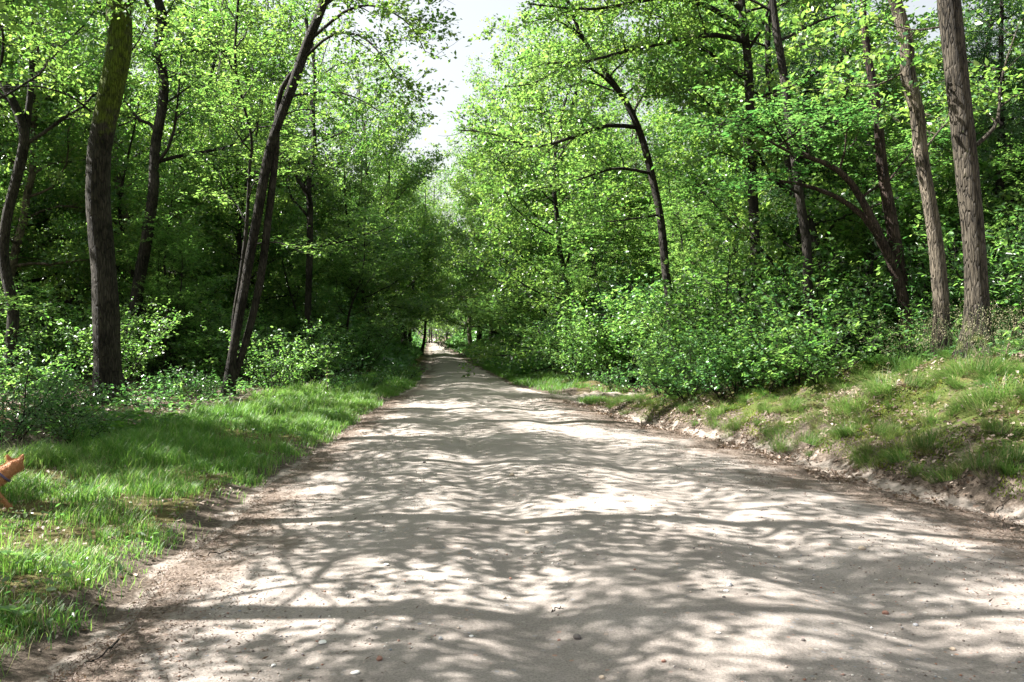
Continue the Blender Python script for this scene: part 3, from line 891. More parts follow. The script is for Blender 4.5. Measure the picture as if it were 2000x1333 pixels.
# conifers
for x, y, k, sc, lab in [(7.6, 21.5, 0, 1.0, "dark drooping spruce behind the spreading oak on the right"), (11.2, 19.0, 0, .85, "dark spruce behind the thin straight trunk on the right bank"),
                         (3.3, 25.5, 1, 1.15, "young spruce with feathery sprays beside the bright shrubs right of the side track"), (2.6, 29.5, 1, 1.5, "larger young spruce with layered sprays right of the road"),
                         (14.2, 20.5, 0, .95, "dark spruce behind the kinked pale oak"), (4.6, 23.3, 1, .75, "smallest young spruce above the side track")]:
    place(CON[k], "spruce_tree", x, y, rng.random() * 6, sc, lab, "tree", "spruces right of the road")

# ------------------------------------------------------------------ shrubs, saplings, ferns
def proto_shrub(seed, height, nstem, par, leafm, spreadv=.7, bark='dark_bark', from_=.15):
    rng = np.random.default_rng(seed)
    BR, SB, TW, LP, LD = [], [], [], [], []
    for k in range(nstem):
        az = k * 2.4 + rng.random()
        a = spreadv * (.35 + .8 * rng.random())
        b = np.array([.12 * math.cos(az), .12 * math.sin(az), -.05]) * (.4 + rng.random())
        b[2] = -.05
        p, rr = grow(rng, b, (a * math.cos(az), a * math.sin(az), 1), height * (.6 + .5 * rng.random()), .008 + .004 * height, 9, .22, -.02, .3)
        s_, t_, q, w = fork(rng, p, rr, dict(par, sub_from=from_))
        BR.append((p, rr)); SB += s_; TW += t_; LP += q; LD += w
    V1, Q1 = tube_mesh(BR, 5); V2, Q2 = tube_mesh(SB, 3); V3, Q3 = tube_mesh(TW, 3)
    V = np.concatenate([V1, V2, V3]); Q = np.concatenate([Q1, Q2 + len(V1), Q3 + len(V1) + len(V2)])
    return dict(stem=mesh_np("stem", V, [Q], bark, True, mossy=np.zeros(len(V))), foliage=crown_mesh(rng, "foliage", LP, LD, par, leafm))

SH = dict(sub_gap=.16, sub_len=.55, twig_gap=.13, twig_len=.22, leaf_gap=.03, leaf=.075, spread=.03, tilt=.45, shape='hex')
PS = [proto_shrub(301, 1.9, 9, SH, 'young_leaf'), proto_shrub(302, 1.4, 8, dict(SH, leaf=.085), 'young_leaf', .9),
      proto_shrub(303, 2.6, 8, dict(SH, sub_len=.75, flat=.3, leaf=.08), 'young_leaf', .55), proto_shrub(304, .75, 9, dict(SH, sub_len=.35, leaf=.065), 'shrub_leaf', 1.1),
      proto_shrub(305, 2.3, 7, dict(SH, shape='narrow', leaf=.13, hang=-.7, flatleaf=.5), 'shrub_leaf', .7)]
SHN = ["leafy green shrub", "low broad-leaved shrub", "tall bright-leaved shrub", "small leafy bush", "narrow-leaved arching shrub"]

def proto_fern(seed, nf=9, ln=.8):
    rng = np.random.default_rng(seed)
    ST, P, Nn, T, S = [], [], [], [], []
    for k in range(nf):
        az = k * 2 * PI / nf + .5 * rng.random()
        d = np.array([math.cos(az), math.sin(az), 1.2 + .4 * rng.random()])
        p, rr = grow(rng, (0, 0, -.03), d, ln * (.7 + .5 * rng.random()), .005, 14, .04, -.13, .3)
        ST.append((p, rr))
        for i in range(2, 14):
            dd = norm(p[i] - p[i - 1]); side = norm(np.cross(dd, [0, 0, 1.]))
            w = .22 * ln * math.sin(PI * (i - 1) / 13.) ** .8 + .02
            for f in (0, .5):
                q = p[i - 1] + (p[i] - p[i - 1]) * f
                for s_ in (-1, 1):
                    P.append(q); T.append(side * s_ + dd * .35 + np.array([0, 0, -.15])); Nn.append(norm(np.cross(dd, side) * np.sign(np.cross(dd, side)[2] + 1e-6) + .15 * rng.normal(size=3))); S.append(w)
    V, Q = tube_mesh(ST, 3)
    return dict(stem=mesh_np("stem", V, [Q], 'dark_bark', True, mossy=np.zeros(len(V))),
                foliage=leaves_mesh("foliage", np.array(P), np.array(Nn), np.array(T), np.array(S), 'narrow', 'fern_leaf'))
PF = [proto_fern(401), proto_fern(402, 8, .65)]

shr = []
def add_shrub(px, py, k, sc, dz=0):
    p = ground_at(px, py); shr.append([p[0], p[1], k, sc])
# drawn from the photograph
for q in [(1560, 742, 0, .95), (1470, 752, 1, .95), (1390, 750, 0, 1.05), (1300, 742, 2, 1.25), (1230, 748, 0, 1.15), (1180, 735, 2, 1.2), (1130, 722, 0, 1.1), (1340, 735, 2, 1.35), (1270, 728, 2, 1.4), (1090, 712, 2, 1.2), (1060, 725, 3, 1.2),
          (1640, 690, 0, 1.1), (1520, 715, 4, 1.1), (1440, 715, 4, 1.15), (1360, 715, 2, 1.1),
          (1265, 770, 3, 1.1), (1330, 772, 3, 1.0), (1200, 765, 3, .9), (1420, 775, 3, .9),
          (1345, 782, 1, .8), (1440, 772, 2, .55), (1290, 775, 2, .6), (1240, 768, 1, .85), (1500, 765, 1, .75), (1600, 748, 1, .8),
          (535, 770, 0, .9), (580, 752, 1, 1.0), (620, 742, 0, 1.0), (660, 730, 2, .8), (700, 722, 0, .95), (740, 715, 1, 1.0), (770, 706, 0, 1.0), (500, 748, 2, .8),
          (395, 780, 3, .8), (340, 775, 3, .9), (290, 800, 3, .8), (140, 825, 3, .9), (70, 830, 3, .8), (20, 860, 4, .6), (150, 870, 3, .7), (40, 780, 1, .9), (105, 770, 3, .9),
          (330, 735, 1, .7), (400, 725, 1, .8), (275, 740, 3, .9), (790, 745, 3, .9), (720, 760, 3, .8), (665, 770, 3, .8)]:
    add_shrub(*q)
shr += [[4.3, 18.9, 2, 1.15], [5.3, 18.0, 0, 1.4], [3.7, 23.3, 2, 1.2], [4.6, 22.9, 0, 1.4], [2.7, 24.2, 2, .9], [5.4, 20.6, 2, 1.3], [3.6, 18.2, 0, .9], [6.0, 16.4, 0, 1.2], [4.9, 18.5, 2, 1.6], [6.5, 17.2, 2, 1.2], [7.5, 15.9, 4, 1.0], [3.9, 23.9, 2, 1.6], [5.9, 19.5, 2, 1.5], [8.5, 15.2, 4, 1.3], [2.9, 26.4, 2, 1.5]]
rng = np.random.default_rng(78)
have = [(a, b) for a, b, _, _ in shr]
for x, y in scatter(rng, 36, 16.5, 36, lambda y: (-.66 * y - 1, float(Lx(y)) - (4.6 if y < 22 else 1.3)), 1.5, have):
    shr.append([x, y, int(rng.choice(5, p=[.3, .2, .3, .1, .1])), .8 + .5 * rng.random()])
for x, y in scatter(rng, 42, 13.6, 36, lambda y: (float(Rx(y)) + (3.3 if y < 20 else 1.6), .66 * y + 1), 1.35, have):
    shr.append([x, y, int(rng.choice(5, p=[.3, .2, .25, .05, .2])), .8 + .5 * rng.random()])
for side in ("left", "right"):
    for k in range(5):
        q = sorted([t for t in shr if t[2] == k and ((t[0] < 0) if side == "left" else (t[0] >= 0)) and not (19.6 < t[1] < 22.5 and 1 < t[0] < 3.4)], key=lambda t: t[0] / t[1])
        for i, (x, y, kk, sc) in enumerate(q):
            place(PS[k], "shrub", x, y, rng.random() * 6.28, sc, f"{ordinal(i + 1)} {SHN[k]} from the left in the undergrowth {side} of the road", "shrub", f"{SHN[k]}s {side} of the road")
fr = []
for px, py, k, sc in [(215, 850, 0, 1.0), (150, 850, 1, .9), (255, 850, 1, .7), (320, 830, 1, .8), (1130, 700, 0, 1.0), (1000, 712, 1, 1.0)]:
    p = ground_at(px, py); fr.append((px, p[0], p[1], k, sc))
fr.sort()
nleft = 0
for i, (px, x, y, k, sc) in enumerate(fr):
    lab = f"{ordinal(i + 1)} fern clump from the left below the mossy oak" if px < 500 else ("fern clump at the road's right edge before the far trees" if px < 1060 else "fern clump right of the side track under the young spruces")
    place(PF[k], "fern", x, y, rng.random() * 6, sc, lab, "fern", "ferns on the left verge" if px < 500 else "ferns on the right")

# broad-leaved saplings on the right bank: every leaf can be picked out
def sapling(px, py, height, nleaf, seed, label, lsize=.12, lean=(0, 0)):
    rng = np.random.default_rng(seed)
    p = ground_at(px, py)
    root = obj("sapling", None, None, (p[0], p[1], float(H(p[0], p[1]))))
    tag(root, label, "sapling")
    me0 = leaves_mesh("leaf", np.zeros((1, 3)), np.array([[0, 0, 1.]]), np.array([[1., 0, 0]]), [1.0], 'hex', 'young_leaf', np.array([.55]))
    me1 = leaves_mesh("leaf", np.zeros((1, 3)), np.array([[0, 0, 1.]]), np.array([[1., 0, 0]]), [1.0], 'hex', 'young_leaf', np.array([.9]))
    st = []
    main, mr = grow(rng, (0, 0, -.05), (lean[0], lean[1], 1), height, .011, 9, .12, .02, .35)
    st.append((main, mr))
    tips = []
    for k in range(7):
        i = 2 + k % 6
        az = k * 2.4
        q, qr = grow(rng, main[i], (math.cos(az), math.sin(az), .45), .28 * height * (1.1 - i / 12), .005, 5, .2, -.03, .4)
        st.append((q, qr)); tips.append(q)
    tips.append(main[5:])
    V, Q = tube_mesh(st, 4)
    obj("stem", mesh_np("stem", V, [Q], 'dead_wood', True, mossy=np.zeros(len(V))), root)
    for k in range(nleaf):
        q = tips[k % len(tips)]
        t = rng.random() * (len(q) - 1.001); i = int(t)
        c = q[i] + (q[i + 1] - q[i]) * (t - i)
        o = obj("leaf", me0 if k % 3 else me1, root, tuple(c), (.35 * rng.normal(), .25 + .35 * rng.normal(), rng.random() * 6.28), (lsize * (.7 + .6 * rng.random()),) * 3)
    return root
sapling(1530, 765, .85, 60, 1, "bright broad-leaved sapling in the sun at the top of the right bank", .105)
sapling(1700, 705, 1.75, 55, 2, "tall broad-leaved sapling in front of the kinked oak", .12, (.05, 0))
sapling(1960, 715, .6, 22, 3, "small broad-leaved seedling right of the stout oak", .10)
sapling(640, 775, .9, 45, 4, "sunlit sapling at the edge of the left verge near the leaning oak", .09)
sapling(360, 800, .65, 36, 5, "pale broad-leaved seedling between the two near oaks on the left", .10)
sapling(20, 800, 1.0, 40, 6, "broad-leaved sapling at the left edge above the dog", .12)
sapling(505, 880, .22, 18, 7, "small pale weed in the sunny left grass", .06)

# ------------------------------------------------------------------ far wood and far undergrowth (read as one mass)
rng = np.random.default_rng(79)
P, S, TB = [], [], []
for _ in range(420):
    y = 72 + 100 * rng.random(); x = -125 + 225 * rng.random()
    l_, r_ = float(Lx(y)), float(Rx(y))
    if l_ - 2.2 < x < r_ + 2.2 and y < 150: continue
    if abs(x) > .72 * y + 4: continue
    h = 12 + 7 * rng.random(); gz = float(H(x, y))
    nlv = 640 if abs(x - (l_ + r_) / 2) < 25 else 400
    u = norm(rng.normal(size=(nlv, 3))) * (rng.random((nlv, 1)) ** .45)
    c = np.array([x, y, gz + h * .56])
    q = c + u * np.array([2.9, 2.9, h * .46])
    k = fbm(q[:, 0] * .55 + q[:, 1] * .3, q[:, 2] * .55, 3) > .43
    P.append(q[k]); S.append(np.full(k.sum(), .42))
    p, rr = grow(rng, (x, y, gz - .1), (0, 0, 1), h * .9, .16, 7, .05, .1, .3); TB.append((p, rr))
q = np.stack([-45 + 60 * rng.random(9000), 158 + 14 * rng.random(9000), 7 * rng.random(9000)], -1); P.append(q); S.append(np.full(9000, .5))
for _ in range(34):                       # boughs meeting over the far road
    y = 74 + 70 * rng.random(); c = np.array([(float(Lx(y)) + float(Rx(y))) / 2 + 2.5 * rng.normal(), y, 4.6 + 7 * rng.random()])
    q = c + rng.normal(size=(500, 3)) * np.array([1.6, 1.6, 1.3]); P.append(q); S.append(np.full(500, .32))
P = np.concatenate(P); n = len(P)
me = leaves_mesh("far_wood", P, norm(np.array([0, 0, .7]) + rng.normal(size=(n, 3)) * .6), rng.normal(size=(n, 3)), np.concatenate(S) * (.6 + .7 * rng.random(n)), 'diamond', 'oak_leaf', np.clip(.5 + .3 * rng.normal(size=n), 0, 1))
fw = obj("far_wood", me); tag(fw, "distant wood closing the view at the end of the road", "wood", kind="stuff")
V, Q = tube_mesh(TB, 5)
obj("trunks", mesh_np("trunks", V, [Q], 'oak_bark', True, mossy=np.zeros(len(V))), fw); tag(fw.children[0], kind="stuff")
n = 52000
y = 30 + 110 * rng.random(n) ** 1.3
sd = rng.random(n) < .5
off = .6 + rng.gamma(1.3, 2.4, n)
x = np.where(sd, Lx(y) - off, Rx(y) + off)
hh = (.35 + 1.9 * sst(.3, 3.5, off)) * (.35 + 1.1 * fbm(x * .8, y * .8, 3))
z = H(x, y) + hh * rng.random(n) ** .6
P = np.stack([x, y, z], -1)
me = leaves_mesh("far_undergrowth", P, norm(np.array([0, 0, .8]) + rng.normal(size=(n, 3)) * .5), rng.normal(size=(n, 3)), (.11 + .0024 * y) * (.7 + .6 * rng.random(n)), 'diamond', 'shrub_leaf', np.clip(.5 + .25 * rng.normal(size=n), 0, 1))
tag(obj("far_undergrowth", me), "distant low undergrowth lining both sides of the road", "undergrowth", kind="stuff")
# low herbs over the forest floor nearer by
n = 30000
y = 9 + 27 * rng.random(n)
sd = rng.random(n) < .5
x = np.where(sd, Lx(y) - 2.3 - rng.gamma(1.5, 2.6, n), Rx(y) + 2.6 + rng.gamma(1.5, 2.2, n))
k = (fbm(x * .9 + 3, y * .9, 3) > .47) & (np.abs(x) < .68 * y + .5)
x, y = x[k], y[k]; n = len(x)
z = H(x, y) + .03 + .42 * rng.random(n) ** 1.3 * fbm(x * 1.4, y * 1.4, 2)
me = leaves_mesh("ground_cover", np.stack([x, y, z], -1), norm(np.array([0, 0, 1.]) + rng.normal(size=(n, 3)) * .35), rng.normal(size=(n, 3)), .055 + .05 * rng.random(n), 'hex', 'shrub_leaf')
tag(obj("ground_cover", me), "low leafy herbs covering the shaded forest floor", "ground cover", kind="stuff")

# ------------------------------------------------------------------ grass
def blades(name, x, y, z, ln, width, material, rnd, bend=.5, lay=None, rng=RNG):
    n = len(x)
    az = rng.random(n) * 2 * PI
    d = np.stack([np.cos(az), np.sin(az), np.zeros(n)], -1)
    if lay is not None: d = norm(d * .8 + lay)
    b = (bend * (.4 + rng.random(n)))[:, None]
    side = np.stack([-d[:, 1], d[:, 0], np.zeros(n)], -1)
    base = np.stack([x, y, z], -1)
    up = np.array([0, 0, 1.])
    L_ = ln[:, None]; W = np.asarray(width).reshape(-1, 1) * np.ones((n, 1))
    p1 = base + L_ * (.5 * norm(up + d * b * .5))
    p2 = p1 + L_ * (.5 * norm(up * .75 + d * b * 1.7))
    V = np.stack([base - side * W * .5, base + side * W * .5, p1 + side * W * .42, p1 - side * W * .42, p2], 1).reshape(-1, 3)
    o = (np.arange(n) * 5)[:, None]
    return mesh_np(name, V, [o + np.array([[0, 1, 2, 3]]), o + np.array([[3, 2, 4]])], material, rnd=np.tile(rnd, 2))

rng = np.random.default_rng(80)
n = 230000
y = 3.6 + 32 * rng.random(n) ** 1.7
wv = np.interp(y, [3, 9, 14, 19, 25, 32, 40], [4.2, 3.0, 2.6, 2.7, 2.0, 1.5, 1.1])
off = wv * rng.random(n)
x = Lx(y) - off + .05
dens = sst(.02, .5, off + .5 * (fbm(x * 2.2, y * 2.2, 3) - .45)) * sst(1.0, .75, off / wv + .5 * (fbm(x * .9, y * .9) - .5))
bare = np.where(y < 8.5, sst(.42, .58, fbm(x * 1.5 + 20, y * 1.5, 4)), sst(.25, .4, fbm(x * 1.2 + 20, y * 1.2, 3)))
k = (rng.random(n) < dens * (.08 + .92 * bare)) & (np.abs(x) < .66 * y + .3)
x, y, off = x[k], y[k], off[k]; n = len(x)
ln = (.07 + .10 * fbm(x * 1.3, y * 1.3, 3) + .07 * rng.random(n)) * (.75 + .5 * sst(.1, 1.2, off)) * (1 + .25 * sst(8, 12, y))
ln = ln * .78 * (.45 + 1.1 * sst(.3, .7, fbm(x * 3.2 + 11, y * 3.2, 2)))
tall = rng.random(n) < .015
ln = np.where(tall, ln * 2.0, ln)
rnd = np.clip(.60 + .6 * (fbm(x * .8 + 7, y * .8, 3) - .5) + .22 * rng.normal(size=n), 0, .93)
rnd = np.where(rng.random(n) < np.where(y < 8.5, .22, .04), .99, rnd)
tag(obj("verge_grass", blades("verge_grass", x, y, H(x, y) - .005, ln, .0035 + .00028 * y, 'grass', rnd, .8, rng=rng)),
    "lush green grass on the left verge of the road", "grass", kind="stuff")

n = 9000
y = 4 + 22 * rng.random(n) ** 1.4; off = .15 + 3.2 * rng.random(n); x = Lx(y) - off
k = (fbm(x * 1.6 + 33, y * 1.6, 3) > .60) & (np.abs(x) < .66 * y + .3); x, y = x[k], y[k]; n = len(x)
me = leaves_mesh("verge_weeds", np.stack([x, y, H(x, y) + .02 + .12 * rng.random(n)], -1), norm(np.array([0, 0, 1.]) + rng.normal(size=(n, 3)) * .4), rng.normal(size=(n, 3)), .022 + .04 * rng.random(n) ** 2, 'hex', 'shrub_leaf')
tag(obj("verge_weeds", me), "small broad-leaved weeds scattered through the left verge grass", "weeds", kind="stuff")

# thin grass along the right edge past the side track and in the side glade
n = 26000
y = 19 + 26 * rng.random(n)
off = np.interp(y, [19, 22, 26, 32, 45], [.5, 3.0, 2.4, 1.2, .8]) * rng.random(n)
x = Rx(y) + off
k = (rng.random(n) < sst(.02, .3, off) * sst(.3, .45, fbm(x * 1.2, y * 1.2 + 9, 3))) & ~((np.abs(y - 21) < .9))
x, y = x[k], y[k]; n = len(x)
tag(obj("glade_grass", blades("glade_grass", x, y, H(x, y), .10 + .14 * rng.random(n), .010, 'grass', rng.random(n) * .85, .7, rng=rng)),
    "short bright grass along the right edge beyond the side track", "grass", kind="stuff")

# right bank: fine turf between the tussocks, moss and brown litter
nt_ = 1700
cy_ = 5.5 + 14.5 * rng.random(nt_); off = .10 + 4.6 * rng.random(nt_) ** 1.15; cx_ = Rx(cy_) + off
k = (rng.random(nt_) < (.25 + .75 * sst(.38, .54, fbm(cx_ * 1.1 + 50, cy_ * 1.1, 4))) * sst(.02, .4, off + .6 * (fbm(cx_ * 1.9, cy_ * 1.9 + 60, 3) - .5))) & (cx_ < .66 * cy_ + .4)
cx_, cy_, off = cx_[k], cy_[k], off[k]; nt_ = len(cx_)
m = 92
R_ = (.035 + .085 * rng.random(nt_) ** 1.5)[:, None]
a = rng.random((nt_, m)) * 2 * PI; q = R_ * rng.random((nt_, m)) ** .6
x = (cx_[:, None] + q * np.cos(a)).ravel(); y = (cy_[:, None] + q * np.sin(a)).ravel()
n = len(x)
tl = (.10 + .20 * rng.random(nt_) ** 1.3 + .05 * sst(1.5, 3, off))[:, None]
ln = (tl * (.55 + .6 * rng.random((nt_, m)))).ravel()
lay = np.stack([(q * np.cos(a) / R_).ravel() * 1.0 - .9, (q * np.sin(a) / R_).ravel() * 1.0 - .15, np.zeros(n)], -1)
tone = (.50 + .75 * (fbm(cx_ * 1.2 + 3, cy_ * 1.2, 3) - .5) + .16 * rng.normal(size=nt_) - .22 * sst(1.7, 3, off))[:, None]
rnd = np.clip(tone + .17 * rng.normal(size=(nt_, m)), 0, 1).ravel()
tag(obj("bank_grass", blades("bank_grass", x, y, H(x, y) - .008, ln, .0046, 'bank_grass', rnd, 2.1, lay, rng)),
    "wispy tufts of fine grass all over the right bank", "grass", kind="stuff")
n = 90000
y = 5.5 + 13 * rng.random(n); off = .2 + 3.2 * rng.random(n); x = Rx(y) + off
k = (rng.random(n) < sst(.50, .60, fbm(x * 1.4 + 80, y * 1.4, 4) + .05 * sst(1.5, .5, off))) & (x < .66 * y + .4)
x, y = x[k], y[k]; n = len(x)
cush = sst(.50, .62, fbm(x * 1.4 + 80, y * 1.4, 4)) * .035
tag(obj("moss", blades("moss", x, y, H(x, y) - .01 + cush * rng.random(n), .022 + .022 * rng.random(n), .010, 'moss', np.clip(fbm(x * 3, y * 3, 3) + .2 * rng.normal(size=n), 0, 1), 1.0, rng=rng)),
    "yellow-green moss cushions on the lower slope of the right bank", "moss", kind="stuff")

# tall flowering grass below the two bank oaks
n = 1300
y = 8.2 + 7.5 * rng.random(n); off = 2.1 + 2.6 * rng.random(n); x = Rx(y) + off
k = (x < .66 * y + .3) & (rng.random(n) < sst(.4, .55, fbm(x * .8 + 14, y * .8, 2)))
x, y = x[k], y[k]; n = len(x)
hgt = .32 + .5 * rng.random(n)
z = H(x, y)
ax = .2 * rng.normal(size=n); ay = .2 * rng.normal(size=n)
ST = [(np.array([[x[i] + ax[i] * f * f, y[i] + ay[i] * f * f, z[i] + hgt[i] * f] for f in (0, .5, 1)]), np.array([.0026, .002, .0012])) for i in range(n)]
V, Q = tube_mesh(ST, 3)
tg = obj("tall_grass", mesh_np("tall_grass", V, [Q], 'bank_grass', rnd=rng.random(len(Q)) * .7))
tag(tg, "tall thin flowering grass with pale seed heads below the bank oaks", "grass", kind="stuff")
m = 15
f = .68 + .34 * rng.random((n, m))
hp = np.stack([(x + ax)[:, None] * np.ones((1, m)), (y + ay)[:, None] * np.ones((1, m)), z[:, None] + hgt[:, None] * f], -1) + rng.normal(size=(n, m, 3)) * np.array([.035, .035, .01])
hp = hp.reshape(-1, 3)
sh = obj("seed_head", leaves_mesh("seed_head", hp, norm(rng.normal(size=hp.shape)), rng.normal(size=hp.shape), np.full(len(hp), .017), 'diamond', 'seed_head'), tg)
tag(sh, kind="stuff")

# distinct tussocks
def proto_tussock(seed, n=420, R=.17, ln=.34):
    rng = np.random.default_rng(seed)
    a = rng.random(n) * 2 * PI; q = R * rng.random(n) ** .6
    x, y = q * np.cos(a), q * np.sin(a)
    lay = np.stack([x, y, 0 * x], -1) / R * 1.1 + np.array([-.7, -.2, 0])
    return blades("blade_tuft", x, y, -.02 + 0 * x, ln * (.55 + .6 * rng.random(n)), .004, 'bank_grass', np.clip(.42 + .3 * rng.normal(size=n), 0, 1), 1.5, lay, rng)
PTU = [proto_tussock(501), proto_tussock(502, 300, .13, .28), proto_tussock(503, 520, .24, .42)]
tus = []
for px, py, k, sc in [(1500, 850, 1, 1.0), (1530, 880, 0, .9), (1590, 870, 0, 1.0), (1660, 800, 2, 1.0), (1650, 850, 1, 1.0), (1730, 850, 0, 1.0), (1820, 880, 2, 1.0), (1900, 800, 2, 1.0), (1950, 780, 0, 1.1), (1960, 850, 1, 1.2),
                      (1850, 940, 0, .9), (1760, 900, 1, 1.0), (1930, 920, 2, .9), (1440, 840, 1, 1.0), (1400, 815, 0, .8), (1340, 800, 1, 1.0), (1800, 760, 2, .9), (1720, 765, 0, 1.1), (1560, 800, 0, 1.0), (1990, 900, 0, 1.0), (1690, 905, 1, .8), (1870, 735, 2, 1.0), (1950, 730, 2, 1.0)]:
    p = ground_at(px, py); tus.append((px, p[0], p[1], k, sc))
tus.sort()
for i, (px, x, y, k, sc) in enumerate(tus):
    o = obj("grass_tussock", PTU[k], None, (x, y, float(H(x, y))), (0, -.35, rng.random() * 6.28), (sc,) * 3)
    tag(o, f"{ordinal(i + 1)} fine-bladed grass tussock from the left on the right bank", "grass tussock", "grass tussocks on the right bank")

# ------------------------------------------------------------------ litter, gravel, stones, sticks
def flat_leaves(name, x, y, zf, size, label, material='dry_leaf', shape='oak', tilt=.35, lift=.012):
    n = len(x)
    me = leaves_mesh(name, np.stack([x, y, zf + lift * rng.random(n)], -1), norm(np.array([0, 0, 1.]) + rng.normal(size=(n, 3)) * tilt), rng.normal(size=(n, 3)), size, shape, material)
    return tag(obj(name, me), label, "leaf litter", kind="stuff")
n = 42000
y = 5.2 + 14 * rng.random(n); off = -.35 + 5.0 * rng.random(n) ** 1.2; x = Rx(y) + off
k = (rng.random(n) < .15 + .85 * sst(.56, .42, fbm(x * 1.1 + 50, y * 1.1, 4))) & (x < .66 * y + .4)
x, y = x[k], y[k]
flat_leaves("bank_leaf_litter", x, y, H(x, y) + .004, (.03 + .04 * rng.random(len(x))), "dry brown oak leaves scattered on the right bank", lift=.03, tilt=.5)
n = 26000
y = 4 + 20 * rng.random(n) ** 1.3; off = .1 + 7 * rng.random(n); x = Lx(y) - off
k = (rng.random(n) < np.where(off < 3, .22 + .5 * (y < 8.5) * sst(.55, .4, fbm(x * 1.5 + 20, y * 1.5, 4)), .8)) & (np.abs(x) < .67 * y + .3)
x, y = x[k], y[k]
flat_leaves("verge_leaf_litter", x, y, H(x, y) + .004, (.022 + .035 * rng.random(len(x))) * (1 + .7 * sst(7, 12, y)), "dry brown leaves lying on the forest floor on the left", lift=.02, tilt=.45)
# crumbs of bark and leaf along both edges of the road
n = 60000
y = 3.5 + 18 * rng.random(n) ** 1.25
lf = rng.random(n) < .42
off = rng.gamma(1.1, np.where(lf, .3, .62), n)
x = np.where(lf, Lx(y) + off, Rx(y) - off)
k = (np.abs(x) < .66 * y) & (off < 1.9) & (rng.random(n) < sst(.36, .6, fbm(x * 1.6, y * 1.6 + 70, 4) + .12))
x, y = x[k], y[k]; n = len(x)
me = leaves_mesh("edge_debris", np.stack([x, y, road_z(x, y) + .014 + .008 * rng.random(n)], -1), norm(np.array([0, 0, 1.]) + rng.normal(size=(n, 3)) * .45), rng.normal(size=(n, 3)), .012 + .03 * rng.random(n) ** 2, 'narrow', 'dry_leaf', rng.random(n) * .7)
tag(obj("edge_debris", me), "brown crumbs of bark and leaf along the road edges", "debris", kind="stuff")

def stone_mesh(seed, flat=.6):
    bm = bmesh.new()
    bmesh.ops.create_icosphere(bm, subdivisions=2, radius=.5)
    r_ = np.random.default_rng(seed)
    pl = [(norm(r_.normal(size=3)), .30 + .16 * r_.random()) for _ in range(7)]
    for v in bm.verts:
        c = np.array(v.co)
        for nn, dd in pl:
            t = c @ nn
            if t > dd: c = c - nn * (t - dd)
        v.co = c * np.array([1, .8, flat])
    me = bpy.data.meshes.new("stone"); bm.to_mesh(me); bm.free()
    return me
SM = {}
for c in ('brick_stone', 'grey_stone', 'white_stone', 'dark_stone', 'tan_stone'):
    for v in range(2):
        me = stone_mesh(hash(c) % 97 * 0 + len(SM) * 7 + 1, .35 if c == 'white_stone' else .62); me.materials.append(M[c]); SM[c, v] = me
for px, py, c, v, w, lab in [
        (1731, 1189, 'brick_stone', 0, 15, "reddish-brown pebble, the biggest on the right half of the road"), (1790, 1213, 'grey_stone', 0, 12, "round blue-grey pebble just right of the reddish pebble"),
        (1404, 1251, 'white_stone', 0, 12, "white chip of flint low right of the middle"), (1419, 1164, 'white_stone', 1, 12, "white pebble in the shadow blotch right of the middle"),
        (629, 1262, 'white_stone', 1, 20, "broad flat white chip on the lower left of the road"), (533, 1307, 'white_stone', 0, 13, "small white chip at the bottom left of the road"),
        (693, 1328, 'white_stone', 0, 20, "white chip at the bottom edge left of the middle"), (920, 1244, 'white_stone', 1, 11, "small white chip near the bottom middle in shadow"),
        (1030, 1035, 'tan_stone', 0, 11, "tan pointed stone standing in the sunlit patch mid-road"), (1128, 1235, 'dark_stone', 1, 20, "dark flat stone on the shadow edge at bottom centre"),
        (1092, 1237, 'brick_stone', 1, 8, "small brown stone left of the dark flat stone"), (828, 908, 'dark_stone', 0, 8, "small dark pebble far up the left wheel track"),
        (1000, 932, 'tan_stone', 1, 12, "tan flattish stone in the sun up the road"), (997, 1122, 'brick_stone', 0, 8, "small red-brown pebble in the middle sunlit patch"),
        (1570, 1265, 'dark_stone', 0, 10, "small black pebble below the white flint on the right"), (1425, 1151, 'grey_stone', 1, 16, "slate-grey stone above the white pebble on the right"),
        (1415, 1180, 'dark_stone', 1, 8, "tiny dark pebble under the slate-grey stone"), (1863, 1257, 'tan_stone', 0, 13, "tan pebble at the lower right of the road"),
        (1684, 1076, 'tan_stone', 1, 16, "pale tan stone near the right edge of the road"), (1176, 1317, 'tan_stone', 0, 14, "tan pebble at the bottom right of centre"),
        (755, 1111, 'white_stone', 0, 14, "white chip beside the branch shadow left of the middle"), (860, 1255, 'grey_stone', 0, 12, "grey pebble in the bottom shadow left of centre"),
        (1466, 1080, 'white_stone', 1, 6, "tiny white pebble right of the middle near the dark shade"), (740, 1300, 'brick_stone', 1, 18, "flat chip of red brick at the bottom left of centre"),
        (1297, 1300, 'brick_stone', 0, 11, "orange brick chip at the bottom right of centre"), (1355, 1073, 'dark_stone', 0, 7, "dark pebble mid-road right in the shade band"),
        (1240, 1118, 'brick_stone', 1, 7, "small brown pebble on the long branch shadow"), (985, 1160, 'tan_stone', 1, 9, "tan pebble in the brightest sunlit strip")]:
    p = ground_at(px, py); s_ = w * p[1] / F
    o = obj("stone", SM[c, v], None, (p[0], p[1], float(road_z(p[0], p[1])) + .012 + s_ * .14), (0, 0, px * 1.7 % 6.28), (s_,) * 3)
    tag(o, lab, "stone", "stones lying on the road")
